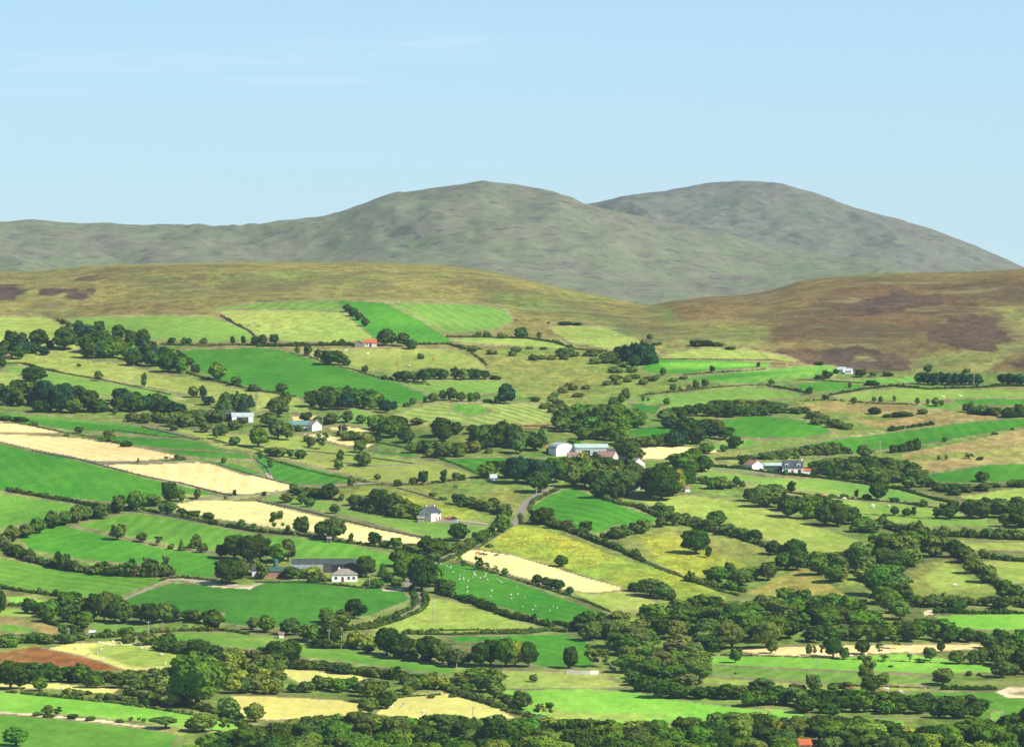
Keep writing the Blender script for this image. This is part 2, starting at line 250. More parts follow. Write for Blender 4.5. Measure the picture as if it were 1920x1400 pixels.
FIELDS = [
# moorland (soft edges)
('MO', 'm', (-400, 480, 300, 475, 900, 478, 1215, 560, 1300, 640, 1450, 665, 1470, 700, 900, 700, 300, 640, -400, 640)),
('MS', 'm', (1215, 560, 1500, 515, 1920, 490, 2400, 480, 2400, 720, 1900, 712, 1500, 705, 1400, 680, 1300, 640)),
('MG', 'm', (870, 530, 1000, 540, 1150, 575, 1270, 640, 1250, 660, 1180, 640, 1080, 600, 1000, 600, 900, 560)),
('MG', 'm', (1240, 590, 1330, 600, 1420, 600, 1470, 620, 1420, 655, 1330, 650, 1260, 630)),
('MY', 'm', (1850, 575, 1900, 572, 1960, 600, 1960, 650, 1900, 665, 1850, 700, 1700, 705, 1690, 680, 1760, 655, 1850, 650, 1905, 630, 1880, 600)),
('MB', 'm', (1480, 570, 1560, 535, 1700, 525, 1920, 515, 2300, 510, 2300, 560, 1850, 570, 1800, 620, 1740, 640, 1640, 640, 1500, 640, 1430, 660, 1440, 620)),
('MS', 'm', (1250, 572, 1350, 562, 1500, 530, 1600, 522, 1540, 560, 1470, 590, 1400, 600, 1350, 590)),
('MS', 'm', (1330, 595, 1420, 592, 1440, 610, 1360, 612)),
('HE', 'm', (1555, 572, 1620, 558, 1700, 545, 1765, 548, 1760, 575, 1640, 595, 1570, 590)),
('HE', 'm', (1745, 628, 1780, 593, 1830, 590, 1875, 600, 1898, 632, 1885, 652, 1840, 660, 1790, 650, 1745, 645)),
('HE', 'm', (1400, 665, 1450, 655, 1540, 650, 1620, 647, 1665, 657, 1700, 675, 1720, 698, 1600, 700, 1520, 690, 1460, 672)),
('MY', 'm', (1610, 668, 1630, 664, 1640, 676, 1615, 682)),
('HE', 'm', (1865, 682, 1920, 665, 2100, 665, 2100, 695, 1900, 692)),
('HE', 'm', (-60, 528, 30, 534, 55, 542, 48, 556, 10, 566, -60, 566)),
('HE', 'm', (62, 543, 150, 540, 188, 552, 180, 561, 100, 560)),
('HE', 'm', (120, 517, 200, 513, 210, 522, 140, 527)), ('MG', 'm', (300, 540, 350, 548, 355, 558, 310, 555)), ('GD', 'm', (50, 582, 100, 578, 108, 590, 60, 594)),
('HE', 'm', (300, 495, 500, 493, 480, 497, 330, 499)), ('MS', 'm', (100, 566, 360, 562, 400, 575, 380, 590, 250, 588, 130, 592)),
('MG', 'm', (250, 510, 700, 505, 760, 530, 500, 545, 260, 535)), ('MS', 'm', (520, 500, 640, 497, 660, 508, 540, 515)), ('HE', 'm', (905, 590, 960, 596, 968, 612, 925, 612)),
# general rough farmland
('RG', 'm', (-400, 640, 130, 660, 500, 645, 900, 650, 1250, 650, 1500, 690, 2400, 700, 2400, 900, -400, 900)),
('YG', 's', (-400, 590, 85, 594, 110, 604, 130, 625, 150, 640, 150, 655, -400, 655)),
('UG', 's', (120, 596, 300, 590, 400, 592, 430, 605, 470, 622, 482, 640, 380, 643, 300, 638, 270, 640, 180, 620, 140, 610)),
('UY', 's', (-400, 680, 0, 668, 85, 655, 150, 655, 165, 675, 230, 682, 300, 700, 400, 716, 480, 735, 485, 757, 400, 748, 330, 735, 200, 712, 110, 702, 60, 685, 0, 678)),
('UG', 's', (0, 690, 30, 683, 60, 690, 150, 706, 300, 730, 345, 745, 300, 752, 180, 742, 80, 728, 40, 712)),
('UY', 's', (-300, 695, 25, 697, 60, 722, 40, 737, -300, 737)),
('G1', 's', (325, 655, 480, 650, 540, 656, 610, 680, 700, 705, 822, 733, 800, 750, 740, 762, 620, 757, 560, 746, 480, 730, 420, 717, 380, 700, 350, 680)),
('UG', 's', (398, 577, 480, 567, 630, 562, 650, 584, 480, 586, 410, 586)),
('UY', 's', (412, 582, 480, 580, 560, 580, 650, 586, 670, 605, 707, 640, 600, 642, 530, 640, 480, 627, 430, 602)),
('G1', 's', (630, 563, 720, 566, 760, 583, 800, 605, 845, 637, 840, 644, 740, 643, 705, 637, 660, 600)),
('UG', 's', (720, 566, 900, 570, 950, 580, 962, 600, 940, 615, 870, 625, 828, 625, 790, 600)),
('UY', 's', (560, 655, 650, 653, 760, 652, 860, 655, 895, 675, 920, 697, 900, 700, 800, 690, 740, 702, 650, 690, 600, 674)),
('YG', 's', (845, 634, 960, 631, 1060, 640, 1080, 656, 960, 648, 850, 641)),
('OL', 's', (890, 660, 1000, 650, 1100, 660, 1180, 700, 1240, 700, 1200, 745, 1060, 765, 980, 742, 930, 712)),
('UG', 's', (740, 713, 812, 711, 945, 712, 938, 737, 830, 742, 800, 740)),
('UY', 's', (1030, 612, 1080, 608, 1140, 613, 1200, 638, 1250, 663, 1150, 657, 1070, 642, 1040, 625)),
('UY', 's', (1235, 672, 1265, 657, 1340, 650, 1420, 657, 1480, 668, 1505, 682, 1440, 675, 1340, 673)),
('G1', 's', (1195, 692, 1230, 672, 1330, 674, 1440, 679, 1450, 690, 1330, 695, 1290, 703, 1230, 704)), ('GL', 'n', (1225, 678, 1330, 675, 1440, 680, 1445, 688, 1330, 694, 1250, 694)),
('GS', 's', (1262, 712, 1340, 700, 1440, 692, 1500, 684, 1560, 685, 1600, 700, 1500, 712, 1400, 722, 1290, 717)), ('G1', 'n', (1262, 710, 1340, 699, 1450, 693, 1560, 688, 1500, 700, 1380, 713, 1280, 717)),
('GS', 's', (1560, 712, 1640, 708, 1722, 704, 1722, 717, 1640, 722)), ('G1', 's', (1480, 722, 1560, 711, 1640, 724, 1560, 736, 1510, 734)), ('G2', 's', (1440, 726, 1500, 735, 1530, 742, 1450, 748)),
('UG', 's', (1178, 752, 1225, 742, 1340, 728, 1400, 723, 1500, 735, 1500, 745, 1400, 752, 1310, 766, 1210, 764)), ('GD', 's', (1178, 755, 1240, 758, 1230, 778, 1190, 772)),
('GP', 's', (1550, 742, 1620, 732, 1690, 727, 1820, 730, 1920, 728, 2300, 728, 2300, 750, 1780, 749, 1700, 755, 1620, 752)),
('G1', 's', (1775, 749, 1860, 746, 2300, 746, 2300, 760, 1800, 760)), ('G2', 's', (1700, 756, 1790, 755, 1810, 768, 1740, 768)),
('BT', 's', (1460, 762, 1560, 752, 1640, 757, 1700, 760, 1760, 770, 1880, 778, 1860, 788, 1740, 798, 1640, 800, 1560, 778)), ('OL', 'n', (1530, 765, 1620, 772, 1700, 782, 1660, 795, 1560, 785)),
('HY', 's', (738, 777, 780, 762, 830, 753, 880, 750, 950, 757, 1010, 753, 1030, 770, 1047, 787, 1040, 796, 880, 800, 780, 798)),
('G2', 's', (843, 760, 855, 755, 900, 757, 922, 768, 905, 780, 880, 782, 858, 776)), ('BT', 's', (870, 797, 1045, 792, 1042, 801, 880, 808)),
('UG', 's', (618, 777, 665, 761, 715, 780, 720, 792, 690, 802, 620, 785)),
('ST', 's', (545, 779, 600, 779, 600, 786, 550, 791)), ('PS', 's', (608, 802, 640, 796, 690, 804, 697, 813, 650, 812)), ('PS', 's', (562, 811, 610, 812, 660, 825, 702, 832, 690, 840, 640, 834, 600, 822)),
('UY', 's', (480, 733, 560, 746, 582, 760, 578, 776, 480, 770)),
('G1', 's', (-400, 770, 5, 772, 80, 777, 215, 790, 290, 803, 352, 815, 345, 823, 210, 811, 120, 807, 70, 797, -400, 785)), ('UG', 'n', (5, 772, 80, 777, 215, 790, 260, 800, 200, 800, 90, 788, 0, 782)),
('G1', 's', (160, 813, 350, 822, 420, 830, 482, 845, 480, 860, 400, 847, 240, 836, 190, 828)), ('G1', 's', (290, 842, 330, 841, 470, 850, 475, 862, 350, 859)),
('YG', 's', (215, 782, 280, 795, 420, 812, 500, 815, 560, 815, 650, 840, 800, 862, 895, 890, 880, 902, 760, 907, 700, 902, 600, 876, 500, 852, 400, 836, 360, 815, 290, 800)),
('UY', 'n', (400, 828, 500, 842, 600, 872, 700, 900, 760, 905, 800, 880, 700, 868, 600, 850, 520, 840)),
('ST', 's', (-400, 770, 0, 788, 60, 798, 122, 812, 60, 813, -400, 808)), ('ST', 's', (-400, 800, 0, 812, 60, 815, 150, 820, 240, 835, 330, 852, 328, 860, 270, 864, 200, 868, 150, 860, 100, 850, 40, 838, 0, 828, -400, 800)),
('ST', 's', (188, 869, 290, 869, 370, 866, 420, 872, 480, 890, 547, 908, 546, 918, 480, 928, 420, 925, 340, 907, 250, 886)),
('G1', 's', (330, 852, 400, 862, 440, 868, 480, 882, 500, 893, 450, 888, 390, 868)), ('G1', 's', (480, 852, 520, 860, 600, 880, 705, 903, 620, 908, 560, 911, 500, 895, 480, 875)),
('G1', 's', (-400, 790, 0, 830, 60, 845, 150, 862, 210, 878, 300, 900, 380, 918, 425, 932, 370, 936, 330, 930, 200, 942, 100, 930, 0, 920, -400, 905)),
('G2', 's', (-400, 910, 0, 923, 60, 932, 145, 945, 110, 975, 50, 982, 0, 992, -400, 1020)),
('UY', 's', (340, 925, 430, 932, 520, 920, 500, 930, 400, 942, 330, 950)),
('PS', 's', (328, 944, 370, 935, 480, 939, 560, 958, 660, 980, 797, 1010, 797, 1020, 760, 1018, 690, 1020, 600, 1000, 480, 985, 400, 972, 330, 956)),
('UG', 's', (480, 936, 530, 924, 600, 930, 660, 955, 800, 975, 850, 983, 940, 983, 900, 1005, 850, 1012, 800, 1008, 700, 980, 600, 957)),
('G2', 's', (135, 985, 180, 972, 250, 960, 330, 970, 400, 985, 480, 1000, 640, 1015, 740, 1040, 745, 1060, 700, 1070, 600, 1055, 540, 1045, 430, 1035, 370, 1032, 230, 1005)),
('G1', 's', (28, 1005, 110, 982, 200, 1003, 300, 1025, 410, 1040, 410, 1072, 395, 1083, 310, 1078, 300, 1062, 150, 1050, 60, 1032)),
('OL', 's', (615, 912, 760, 905, 880, 903, 960, 920, 985, 945, 950, 978, 860, 975, 740, 952, 640, 945)), ('OF', 'n', (640, 915, 760, 925, 860, 945, 930, 970, 860, 974, 700, 938)),
('G1', 's', (800, 860, 950, 856, 962, 880, 895, 893, 850, 873)), ('G1', 's', (700, 842, 790, 852, 780, 860, 700, 850)), ('G1', 's', (755, 825, 830, 828, 820, 838, 760, 838)), ('G1', 's', (960, 855, 1030, 860, 1025, 880, 970, 872)),
('G1', 's', (1155, 812, 1190, 803, 1240, 795, 1292, 810, 1292, 822, 1200, 822)), ('G1', 's', (1290, 795, 1350, 785, 1420, 777, 1480, 781, 1540, 795, 1565, 812, 1500, 822, 1430, 822, 1340, 818)),
('ST', 's', (1195, 840, 1240, 836, 1300, 838, 1345, 833, 1345, 848, 1260, 860, 1205, 860)), ('G2', 's', (1330, 832, 1400, 822, 1440, 825, 1400, 840, 1345, 848)),
('G1', 's', (1335, 862, 1480, 840, 1560, 822, 1680, 808, 1800, 792, 1920, 781, 2300, 760, 2300, 790, 1920, 802, 1800, 822, 1700, 838, 1600, 852, 1500, 857, 1400, 864)),
('BT', 's', (1690, 850, 1800, 830, 1920, 804, 2300, 790, 2300, 860, 1920, 868, 1860, 872, 1730, 887, 1700, 872)), ('OL', 'n', (1700, 850, 1830, 845, 1920, 836, 1920, 850, 1800, 862, 1710, 866)),
('UG', 's', (1330, 868, 1440, 880, 1460, 892, 1330, 884)),
('G1', 's', (1730, 890, 1850, 870, 1920, 868, 2300, 862, 2300, 900, 1920, 902, 1830, 906, 1760, 906)),
('YG', 's', (1795, 930, 1860, 920, 1920, 911, 2300, 905, 2300, 940, 1830, 942)), ('G1', 's', (1690, 922, 1740, 926, 1810, 943, 1790, 943, 1730, 934)),
('UG', 's', (1430, 893, 1560, 898, 1690, 918, 1795, 945, 1700, 940, 1560, 928, 1480, 918, 1300, 890, 1330, 880)), ('GP', 's', (1470, 922, 1600, 937, 1740, 947, 1840, 970, 1890, 990, 1700, 985, 1600, 965, 1530, 940)),
('YG', 's', (1180, 932, 1230, 920, 1260, 925, 1340, 932, 1420, 948, 1500, 975, 1590, 1005, 1645, 1025, 1600, 1038, 1520, 1042, 1440, 1012, 1320, 975, 1240, 955)),
('G1', 's', (990, 950, 1025, 930, 1070, 912, 1120, 930, 1235, 970, 1220, 985, 1150, 985, 1130, 1000, 1070, 990)),
('OL', 's', (1155, 1008, 1215, 1000, 1240, 980, 1300, 988, 1440, 1020, 1450, 1050, 1380, 1070, 1310, 1085, 1240, 1070)), ('OF', 'n', (1200, 1005, 1260, 1000, 1330, 1030, 1420, 1060, 1310, 1083, 1240, 1070)),
('OF', 's', (905, 990, 960, 983, 1010, 988, 1100, 1020, 1170, 1050, 1290, 1080, 1360, 1118, 1366, 1140, 1300, 1135, 1220, 1112, 1160, 1097, 1060, 1065, 960, 1040, 900, 1030)),
('PS', 's', (838, 1038, 870, 1030, 900, 1030, 960, 1040, 1040, 1063, 1120, 1088, 1168, 1100, 1160, 1109, 1080, 1113, 1040, 1100, 960, 1078, 870, 1050)),
('G1', 's', (795, 1062, 830, 1053, 870, 1055, 960, 1085, 1060, 1122, 1148, 1152, 1110, 1168, 1050, 1172, 1000, 1157, 900, 1127, 830, 1112)),
('YG', 's', (1060, 1105, 1110, 1113, 1168, 1106, 1240, 1132, 1225, 1142, 1145, 1147)), ('OB', 's', (1400, 1112, 1450, 1085, 1508, 1062, 1540, 1085, 1602, 1128, 1580, 1132, 1480, 1118)),
('G2', 's', (1060, 1000, 1060, 990, 1130, 1000, 1110, 1010)),
('OL', 's', (1695, 1080, 1740, 1055, 1775, 1047, 1820, 1070, 1872, 1108, 1840, 1124, 1710, 1120)), ('YG', 'n', (1720, 1080, 1775, 1052, 1850, 1100, 1760, 1112)),
('YG', 's', (1770, 1013, 1920, 1016, 2300, 1016, 2300, 1032, 1800, 1033)), ('YG', 's', (1835, 1051, 2300, 1055, 2300, 1110, 1885, 1092)), ('GP', 's', (1600, 1020, 1700, 1010, 1720, 1030, 1620, 1040)),
('G2', 's', (-400, 1042, 0, 1043, 60, 1055, 150, 1070, 290, 1080, 322, 1086, 250, 1108, 208, 1127, 100, 1112, 0, 1102, -400, 1100)),
('GD', 's', (205, 1132, 320, 1090, 400, 1096, 470, 1102, 500, 1090, 560, 1084, 640, 1098, 755, 1104, 768, 1125, 700, 1152, 600, 1172, 480, 1178, 380, 1162, 260, 1145)),
('GL', 's', (5, 1115, 60, 1118, 105, 1131, 20, 1133)), ('GP', 's', (-300, 1130, 60, 1140, 60, 1155, -300, 1155)), ('BT', 's', (-300, 1155, 0, 1154, 60, 1163, 135, 1182, 80, 1190, -300, 1195)), ('G2', 's', (0, 1168, 50, 1172, 75, 1186, 0, 1185)),
('UG', 's', (160, 1165, 240, 1168, 310, 1182, 230, 1192, 180, 1188)), ('G2', 's', (290, 1188, 420, 1182, 520, 1192, 640, 1214, 760, 1228, 855, 1250, 850, 1266, 780, 1258, 640, 1240, 560, 1232, 480, 1218, 330, 1205)), ('UG', 'n', (290, 1188, 420, 1182, 520, 1192, 640, 1214, 760, 1228, 855, 1250, 840, 1258, 640, 1228, 480, 1206)),
('YG', 's', (655, 1182, 700, 1172, 760, 1145, 790, 1118, 850, 1125, 960, 1160, 1030, 1180, 960, 1182, 840, 1186)), ('G1', 's', (830, 1193, 945, 1190, 950, 1202, 860, 1205)), ('G1', 's', (940, 1190, 1060, 1188, 1112, 1205, 1125, 1240, 1100, 1255, 1010, 1250, 950, 1220)),
('SA', 's', (330, 1084, 360, 1086, 400, 1092, 470, 1098, 500, 1088, 470, 1104, 400, 1100)), ('SA', 's', (715, 1104, 755, 1102, 760, 1107, 720, 1108)), ('BT', 'n', (395, 1146, 425, 1143, 423, 1158, 410, 1160)),
('BR', 's', (-300, 1225, 5, 1222, 60, 1212, 100, 1213, 160, 1226, 235, 1246, 235, 1256, 160, 1258, 80, 1245, -300, 1242)), ('PY', 's', (80, 1215, 130, 1205, 200, 1201, 260, 1205, 360, 1222, 385, 1232, 345, 1254, 240, 1258, 150, 1228)),
('YG', 'n', (150, 1212, 220, 1203, 300, 1213, 350, 1228, 320, 1252, 250, 1253, 180, 1230)),
('PY', 's', (-300, 1270, 30, 1274, 110, 1280, 225, 1290, 210, 1302, 100, 1292, -300, 1290)), ('PY', 's', (500, 1248, 560, 1254, 700, 1266, 680, 1275, 640, 1287, 560, 1280)),
('GL', 's', (-400, 1290, 0, 1293, 100, 1305, 250, 1320, 400, 1338, 505, 1362, 480, 1378, 380, 1368, 250, 1352, 100, 1338, -400, 1335)),
('SA', 's', (-400, 1332, 0, 1334, 100, 1340, 200, 1350, 310, 1367, 300, 1370, 200, 1356, 100, 1345, -400, 1338)),
('G2', 's', (-400, 1338, 0, 1339, 100, 1345, 200, 1356, 300, 1369, 335, 1375, 320, 1400, 300, 1450, -400, 1450)),
('PY', 's', (430, 1302, 560, 1306, 680, 1314, 695, 1340, 600, 1345, 500, 1350, 440, 1340)), ('PY', 's', (735, 1310, 780, 1300, 830, 1298, 930, 1322, 970, 1345, 880, 1352, 790, 1352, 700, 1338)),
('UY', 's', (940, 1255, 1000, 1256, 1120, 1262, 1180, 1288, 1100, 1292, 940, 1292)), ('GL', 's', (935, 1292, 1100, 1290, 1190, 1296, 1300, 1315, 1440, 1330, 1500, 1334, 1480, 1350, 1360, 1352, 1180, 1356, 1040, 1352, 960, 1325)),
('YG', 'n', (960, 1305, 1060, 1330, 1180, 1335, 1300, 1340, 1180, 1352, 1040, 1350)),
('OB', 's', (1500, 1158, 1560, 1153, 1660, 1150, 1692, 1165, 1640, 1176, 1560, 1176)), ('GL', 's', (1745, 1153, 1920, 1148, 2300, 1148, 2300, 1175, 1860, 1182, 1800, 1180)), ('SA', 's', (1735, 1145, 1755, 1143, 1750, 1152, 1732, 1154)),
('ST', 's', (1375, 1218, 1440, 1212, 1560, 1208, 1845, 1206, 1845, 1216, 1720, 1224, 1560, 1232, 1430, 1228)),
('GL', 's', (1322, 1228, 1440, 1228, 1560, 1232, 1700, 1222, 1862, 1248, 1862, 1260, 1740, 1262, 1600, 1258, 1322, 1246)),
('UG', 's', (1320, 1245, 1600, 1259, 1750, 1268, 1750, 1284, 1560, 1282, 1322, 1264)), ('YG', 's', (1310, 1265, 1500, 1280, 1700, 1286, 1760, 1290, 1740, 1297, 1600, 1298, 1320, 1280)),
('G2', 's', (1640, 1297, 1800, 1294, 1880, 1296, 2200, 1296, 2200, 1345, 1850, 1350, 1700, 1320)), ('SA', 's', (1868, 1296, 1890, 1288, 1960, 1286, 1960, 1309, 1890, 1307)), ('OL', 'n', (1882, 1296, 1960, 1290, 1960, 1306, 1900, 1305)),
('GL', 's', (1435, 1326, 1500, 1331, 1520, 1347, 1450, 1347)), ('GL', 's', (1640, 1344, 1700, 1348, 1698, 1364, 1650, 1358)), ('GL', 's', (1855, 1335, 1880, 1332, 1875, 1350, 1858, 1350)), ('GL', 's', (470, 1358, 506, 1362, 500, 1378, 470, 1376)),
]
D = [1050, 1250]
while D[-1] < 3700: D.append(D[-1] + (6.0 if D[-1] < 1440 else 2.6 + (D[-1] - 1440) / 1400 * 2.2 if D[-1] < 2950 else 5.0))
D = np.array(D + [3730, 3780, 3850, 3950, 4100, 4300, 4600, 5000, 5600, 6500, 8000, 11000, 16000, 26000])
pxs = np.concatenate([np.linspace(-2400, -420, 24), np.arange(-390, -20, 10), np.arange(-20, 1942, 2.4), np.arange(1950, 2320, 10), np.linspace(2350, 4300, 24)])
PXg, Dg = np.meshgrid(pxs, D)
Xg = (PXg - 960) / FPX * Dg; Zg = height(Xg, Dg)
D_near = np.array([-200, 200, 600, 900]); 
ppx, ppy = project(Xg, Dg, Zg)
ppx = ppx.ravel(); ppy = ppy.ravel(); Xf = Xg.ravel(); Yf = Dg.ravel()
jx = fbm(Xf / 30, Yf / 60, 31, 3) * 26; jy = fbm(Xf / 30 + 50, Yf / 60, 37, 3) * 11
kx = fbm(Xf / 22, Yf / 40, 41, 2) * 2.6; ky = fbm(Xf / 22 + 9, Yf / 40, 43, 2) * 1.3
rx_ = fbm(Xf / 11, Yf / 30, 51, 4) * 34; ry_ = fbm(Xf / 11 + 20, Yf / 30, 57, 4) * 11
ca = np.tile(np.array(CL['RG'][0]), (len(Xf), 1)); cb = np.tile(np.array(CL['RG'][1]), (len(Xf), 1))
stripe = np.zeros(len(Xf)); flower = np.zeros(len(Xf)); smx = np.zeros(len(Xf)); rough_g = np.ones(len(Xf)); sdir = np.zeros(len(Xf))
fr = np.random.default_rng(5)
for cls, ed, poly in FIELDS:
    P = np.array(poly, float).reshape(-1, 2)
    qx, qy = (ppx + jx, ppy + jy) if ed == 'm' else (ppx + kx, ppy + ky)
    if cls == 'HE': qx, qy = qx + rx_, qy + ry_
    x0, y0 = P.min(0) - 4; x1, y1 = P.max(0) + 4
    b = np.nonzero((qx > x0) & (qx < x1) & (qy > y0) & (qy < y1))[0]
    if not len(b): continue
    ins = inpoly(qx[b], qy[b], P); d = segdist(qx[b], qy[b], P)
    a, c, st, fl = CL[cls]
    v = 1 + (fr.random() - .5) * .14; vr = 1 + (fr.random() - .5) * .16
    a = np.array(a) * v * np.array([vr, 1, 1]); c = np.array(c) * v
    if ed == 's':
        band = (d < 1.5) & (cls not in ('SA', 'BT', 'OL', 'BR', 'OB', 'OF'))
        bi = b[band]; ca[bi] = (.21, .20, .085); cb[bi] = (.34, .27, .13); stripe[bi] = 0; rough_g[bi] = 1; flower[bi] = 0
        w = b[ins & (d >= 1.5) | (ins & ~band)]
        ca[w] = a; cb[w] = c; rough_g[w] = .35 if cls in ('G1', 'G2', 'GD', 'GL', 'UG', 'GP', 'GS') else .6
        if cls in ('ST', 'PS', 'PY'): rough_g[w] = .25
    else:
        w = b[ins]; k = np.clip(d[ins] / (6 if ed == 'n' else 4 if cls == 'HE' else 8 if cls == 'MY' else 14), 0, 1)[:, None]
        ca[w] = ca[w] * (1 - k) + a * k; cb[w] = cb[w] * (1 - k) + c * k; rough_g[w] = (.9 if cls == 'HE' else 1) if ed == 'm' else .4
    if cls in ('OL', 'OB', 'OF', 'BT', 'BR', 'RG', 'YG'): rough_g[w] = .9 if cls != 'YG' else .55
    if ed == 's' and cls[0] in 'GU' and st == 0: st = fr.choice([.12, .3, .45, .6])
    stripe[w] = st; flower[w] = fl
    th = fr.uniform(-.5, .9); sdir[w] = (Xf[w] * math.cos(th) + Yf[w] * math.sin(th))
V = np.stack([Xf, Yf, Zg.ravel()], 1)
me = mesh_np('ground', V, grid_faces(len(D), len(pxs)), smooth=True, attrs=dict(ca=ca, cb=cb, stripe=stripe, flower=flower, rg=rough_g, sd=sdir))
ground = link('ground', me, kind='structure', label='patchwork of green and straw fields rising to moorland')
# the rest of the land in front of the fields, under and behind the viewpoint
g = bpy.data.materials.new('field_ground'); g.use_nodes = True; t = g.node_tree; bs = t.nodes['Principled BSDF']
bs.inputs['Roughness'].default_value = .95; bs.inputs['Specular IOR Level'].default_value = .05
A = lambda nm, k='Color': N(t, 'ShaderNodeAttribute', attribute_name=nm).outputs[k]
geo = N(t, 'ShaderNodeNewGeometry')
def noise(scale, detail=4, vs=(1, 1, 1), rough=.6):
    m_ = N(t, 'ShaderNodeMapping'); m_.inputs['Scale'].default_value = vs; t.links.new(geo.outputs['Position'], m_.inputs[0])
    n_ = N(t, 'ShaderNodeTexNoise'); n_.inputs['Scale'].default_value = scale; n_.inputs['Detail'].default_value = detail; n_.inputs['Roughness'].default_value = rough
    t.links.new(m_.outputs[0], n_.inputs[0]); return n_.outputs[0]
def rng_(v, a, b, c=0., d=1.):
    r_ = N(t, 'ShaderNodeMapRange'); r_.inputs['From Min'].default_value = a; r_.inputs['From Max'].default_value = b
    r_.inputs['To Min'].default_value = c; r_.inputs['To Max'].default_value = d; t.links.new(v, r_.inputs[0]); return r_.outputs[0]
mott = rng_(noise(.022, 6, (1, .45, 1), .62), .36, .64)
fine = noise(.35, 4, (1, .35, 1), .7)
sd = A('sd', 'Fac'); wv = M2(t, 'SINE', M2(t, 'ADD', M2(t, 'MULTIPLY', sd, .75), M2(t, 'MULTIPLY', noise(.02, 2), 9)))
stf = M2(t, 'MULTIPLY', A('stripe', 'Fac'), rng_(wv, -.6, .8))
f1 = M2(t, 'MINIMUM', M2(t, 'ADD', M2(t, 'MULTIPLY', mott, M2(t, 'SUBTRACT', 1, A('stripe', 'Fac'))), stf), 1)
c = MIX(t, f1, A('ca'), A('cb'))
# rough pasture: rush clumps and tussocks darker, dry grass paler
rg = A('rg', 'Fac')
tus = rng_(noise(.11, 5, (1, .5, 1), .75), .40, .62, 0, 1)
amp = M2(t, 'MULTIPLY', rg, .62)
k1 = M2(t, 'ADD', 1, M2(t, 'MULTIPLY', M2(t, 'SUBTRACT', tus, .5), amp))
k2 = M2(t, 'ADD', 1, M2(t, 'MULTIPLY', M2(t, 'SUBTRACT', fine, .5), M2(t, 'ADD', .35, M2(t, 'MULTIPLY', rg, 1.0))))
k3 = rng_(noise(.006, 3), .3, .7, .80, 1.18)
sc_ = N(t, 'ShaderNodeVectorMath', operation='SCALE'); t.links.new(c, sc_.inputs[0]); t.links.new(M2(t, 'MULTIPLY', M2(t, 'MULTIPLY', k1, k2), k3), sc_.inputs['Scale'])
fl = M2(t, 'MULTIPLY', rng_(noise(.75, 2, (1, .6, 1)), .57, .62), rng_(noise(.03, 3, (1, .5, 1)), .47, .56))
hm = M2(t, 'MULTIPLY', M2(t, 'MULTIPLY', rng_(rg, .93, .99), rng_(noise(.012, 8, (1, .5, 1), .68), .50, .57)), .50)
hm2 = M2(t, 'MULTIPLY', M2(t, 'MULTIPLY', rng_(rg, .93, .99), rng_(noise(.03, 8, (.45, 1, 1), .7), .54, .60)), .40)
mo = MIX(t, hm2, MIX(t, hm, sc_.outputs[0], (.105, .085, .040)), (.33, .31, .10))
c2 = MIX(t, M2(t, 'MULTIPLY', A('flower', 'Fac'), fl), mo, (.75, .58, .03))
t.links.new(c2, bs.inputs['Base Color'])
bp = N(t, 'ShaderNodeBump'); bp.inputs['Strength'].default_value = .5; bp.inputs['Distance'].default_value = .5
t.links.new(M2(t, 'MULTIPLY', fine, rg), bp.inputs['Height']); t.links.new(bp.outputs[0], bs.inputs['Normal'])
me.materials.append(g)
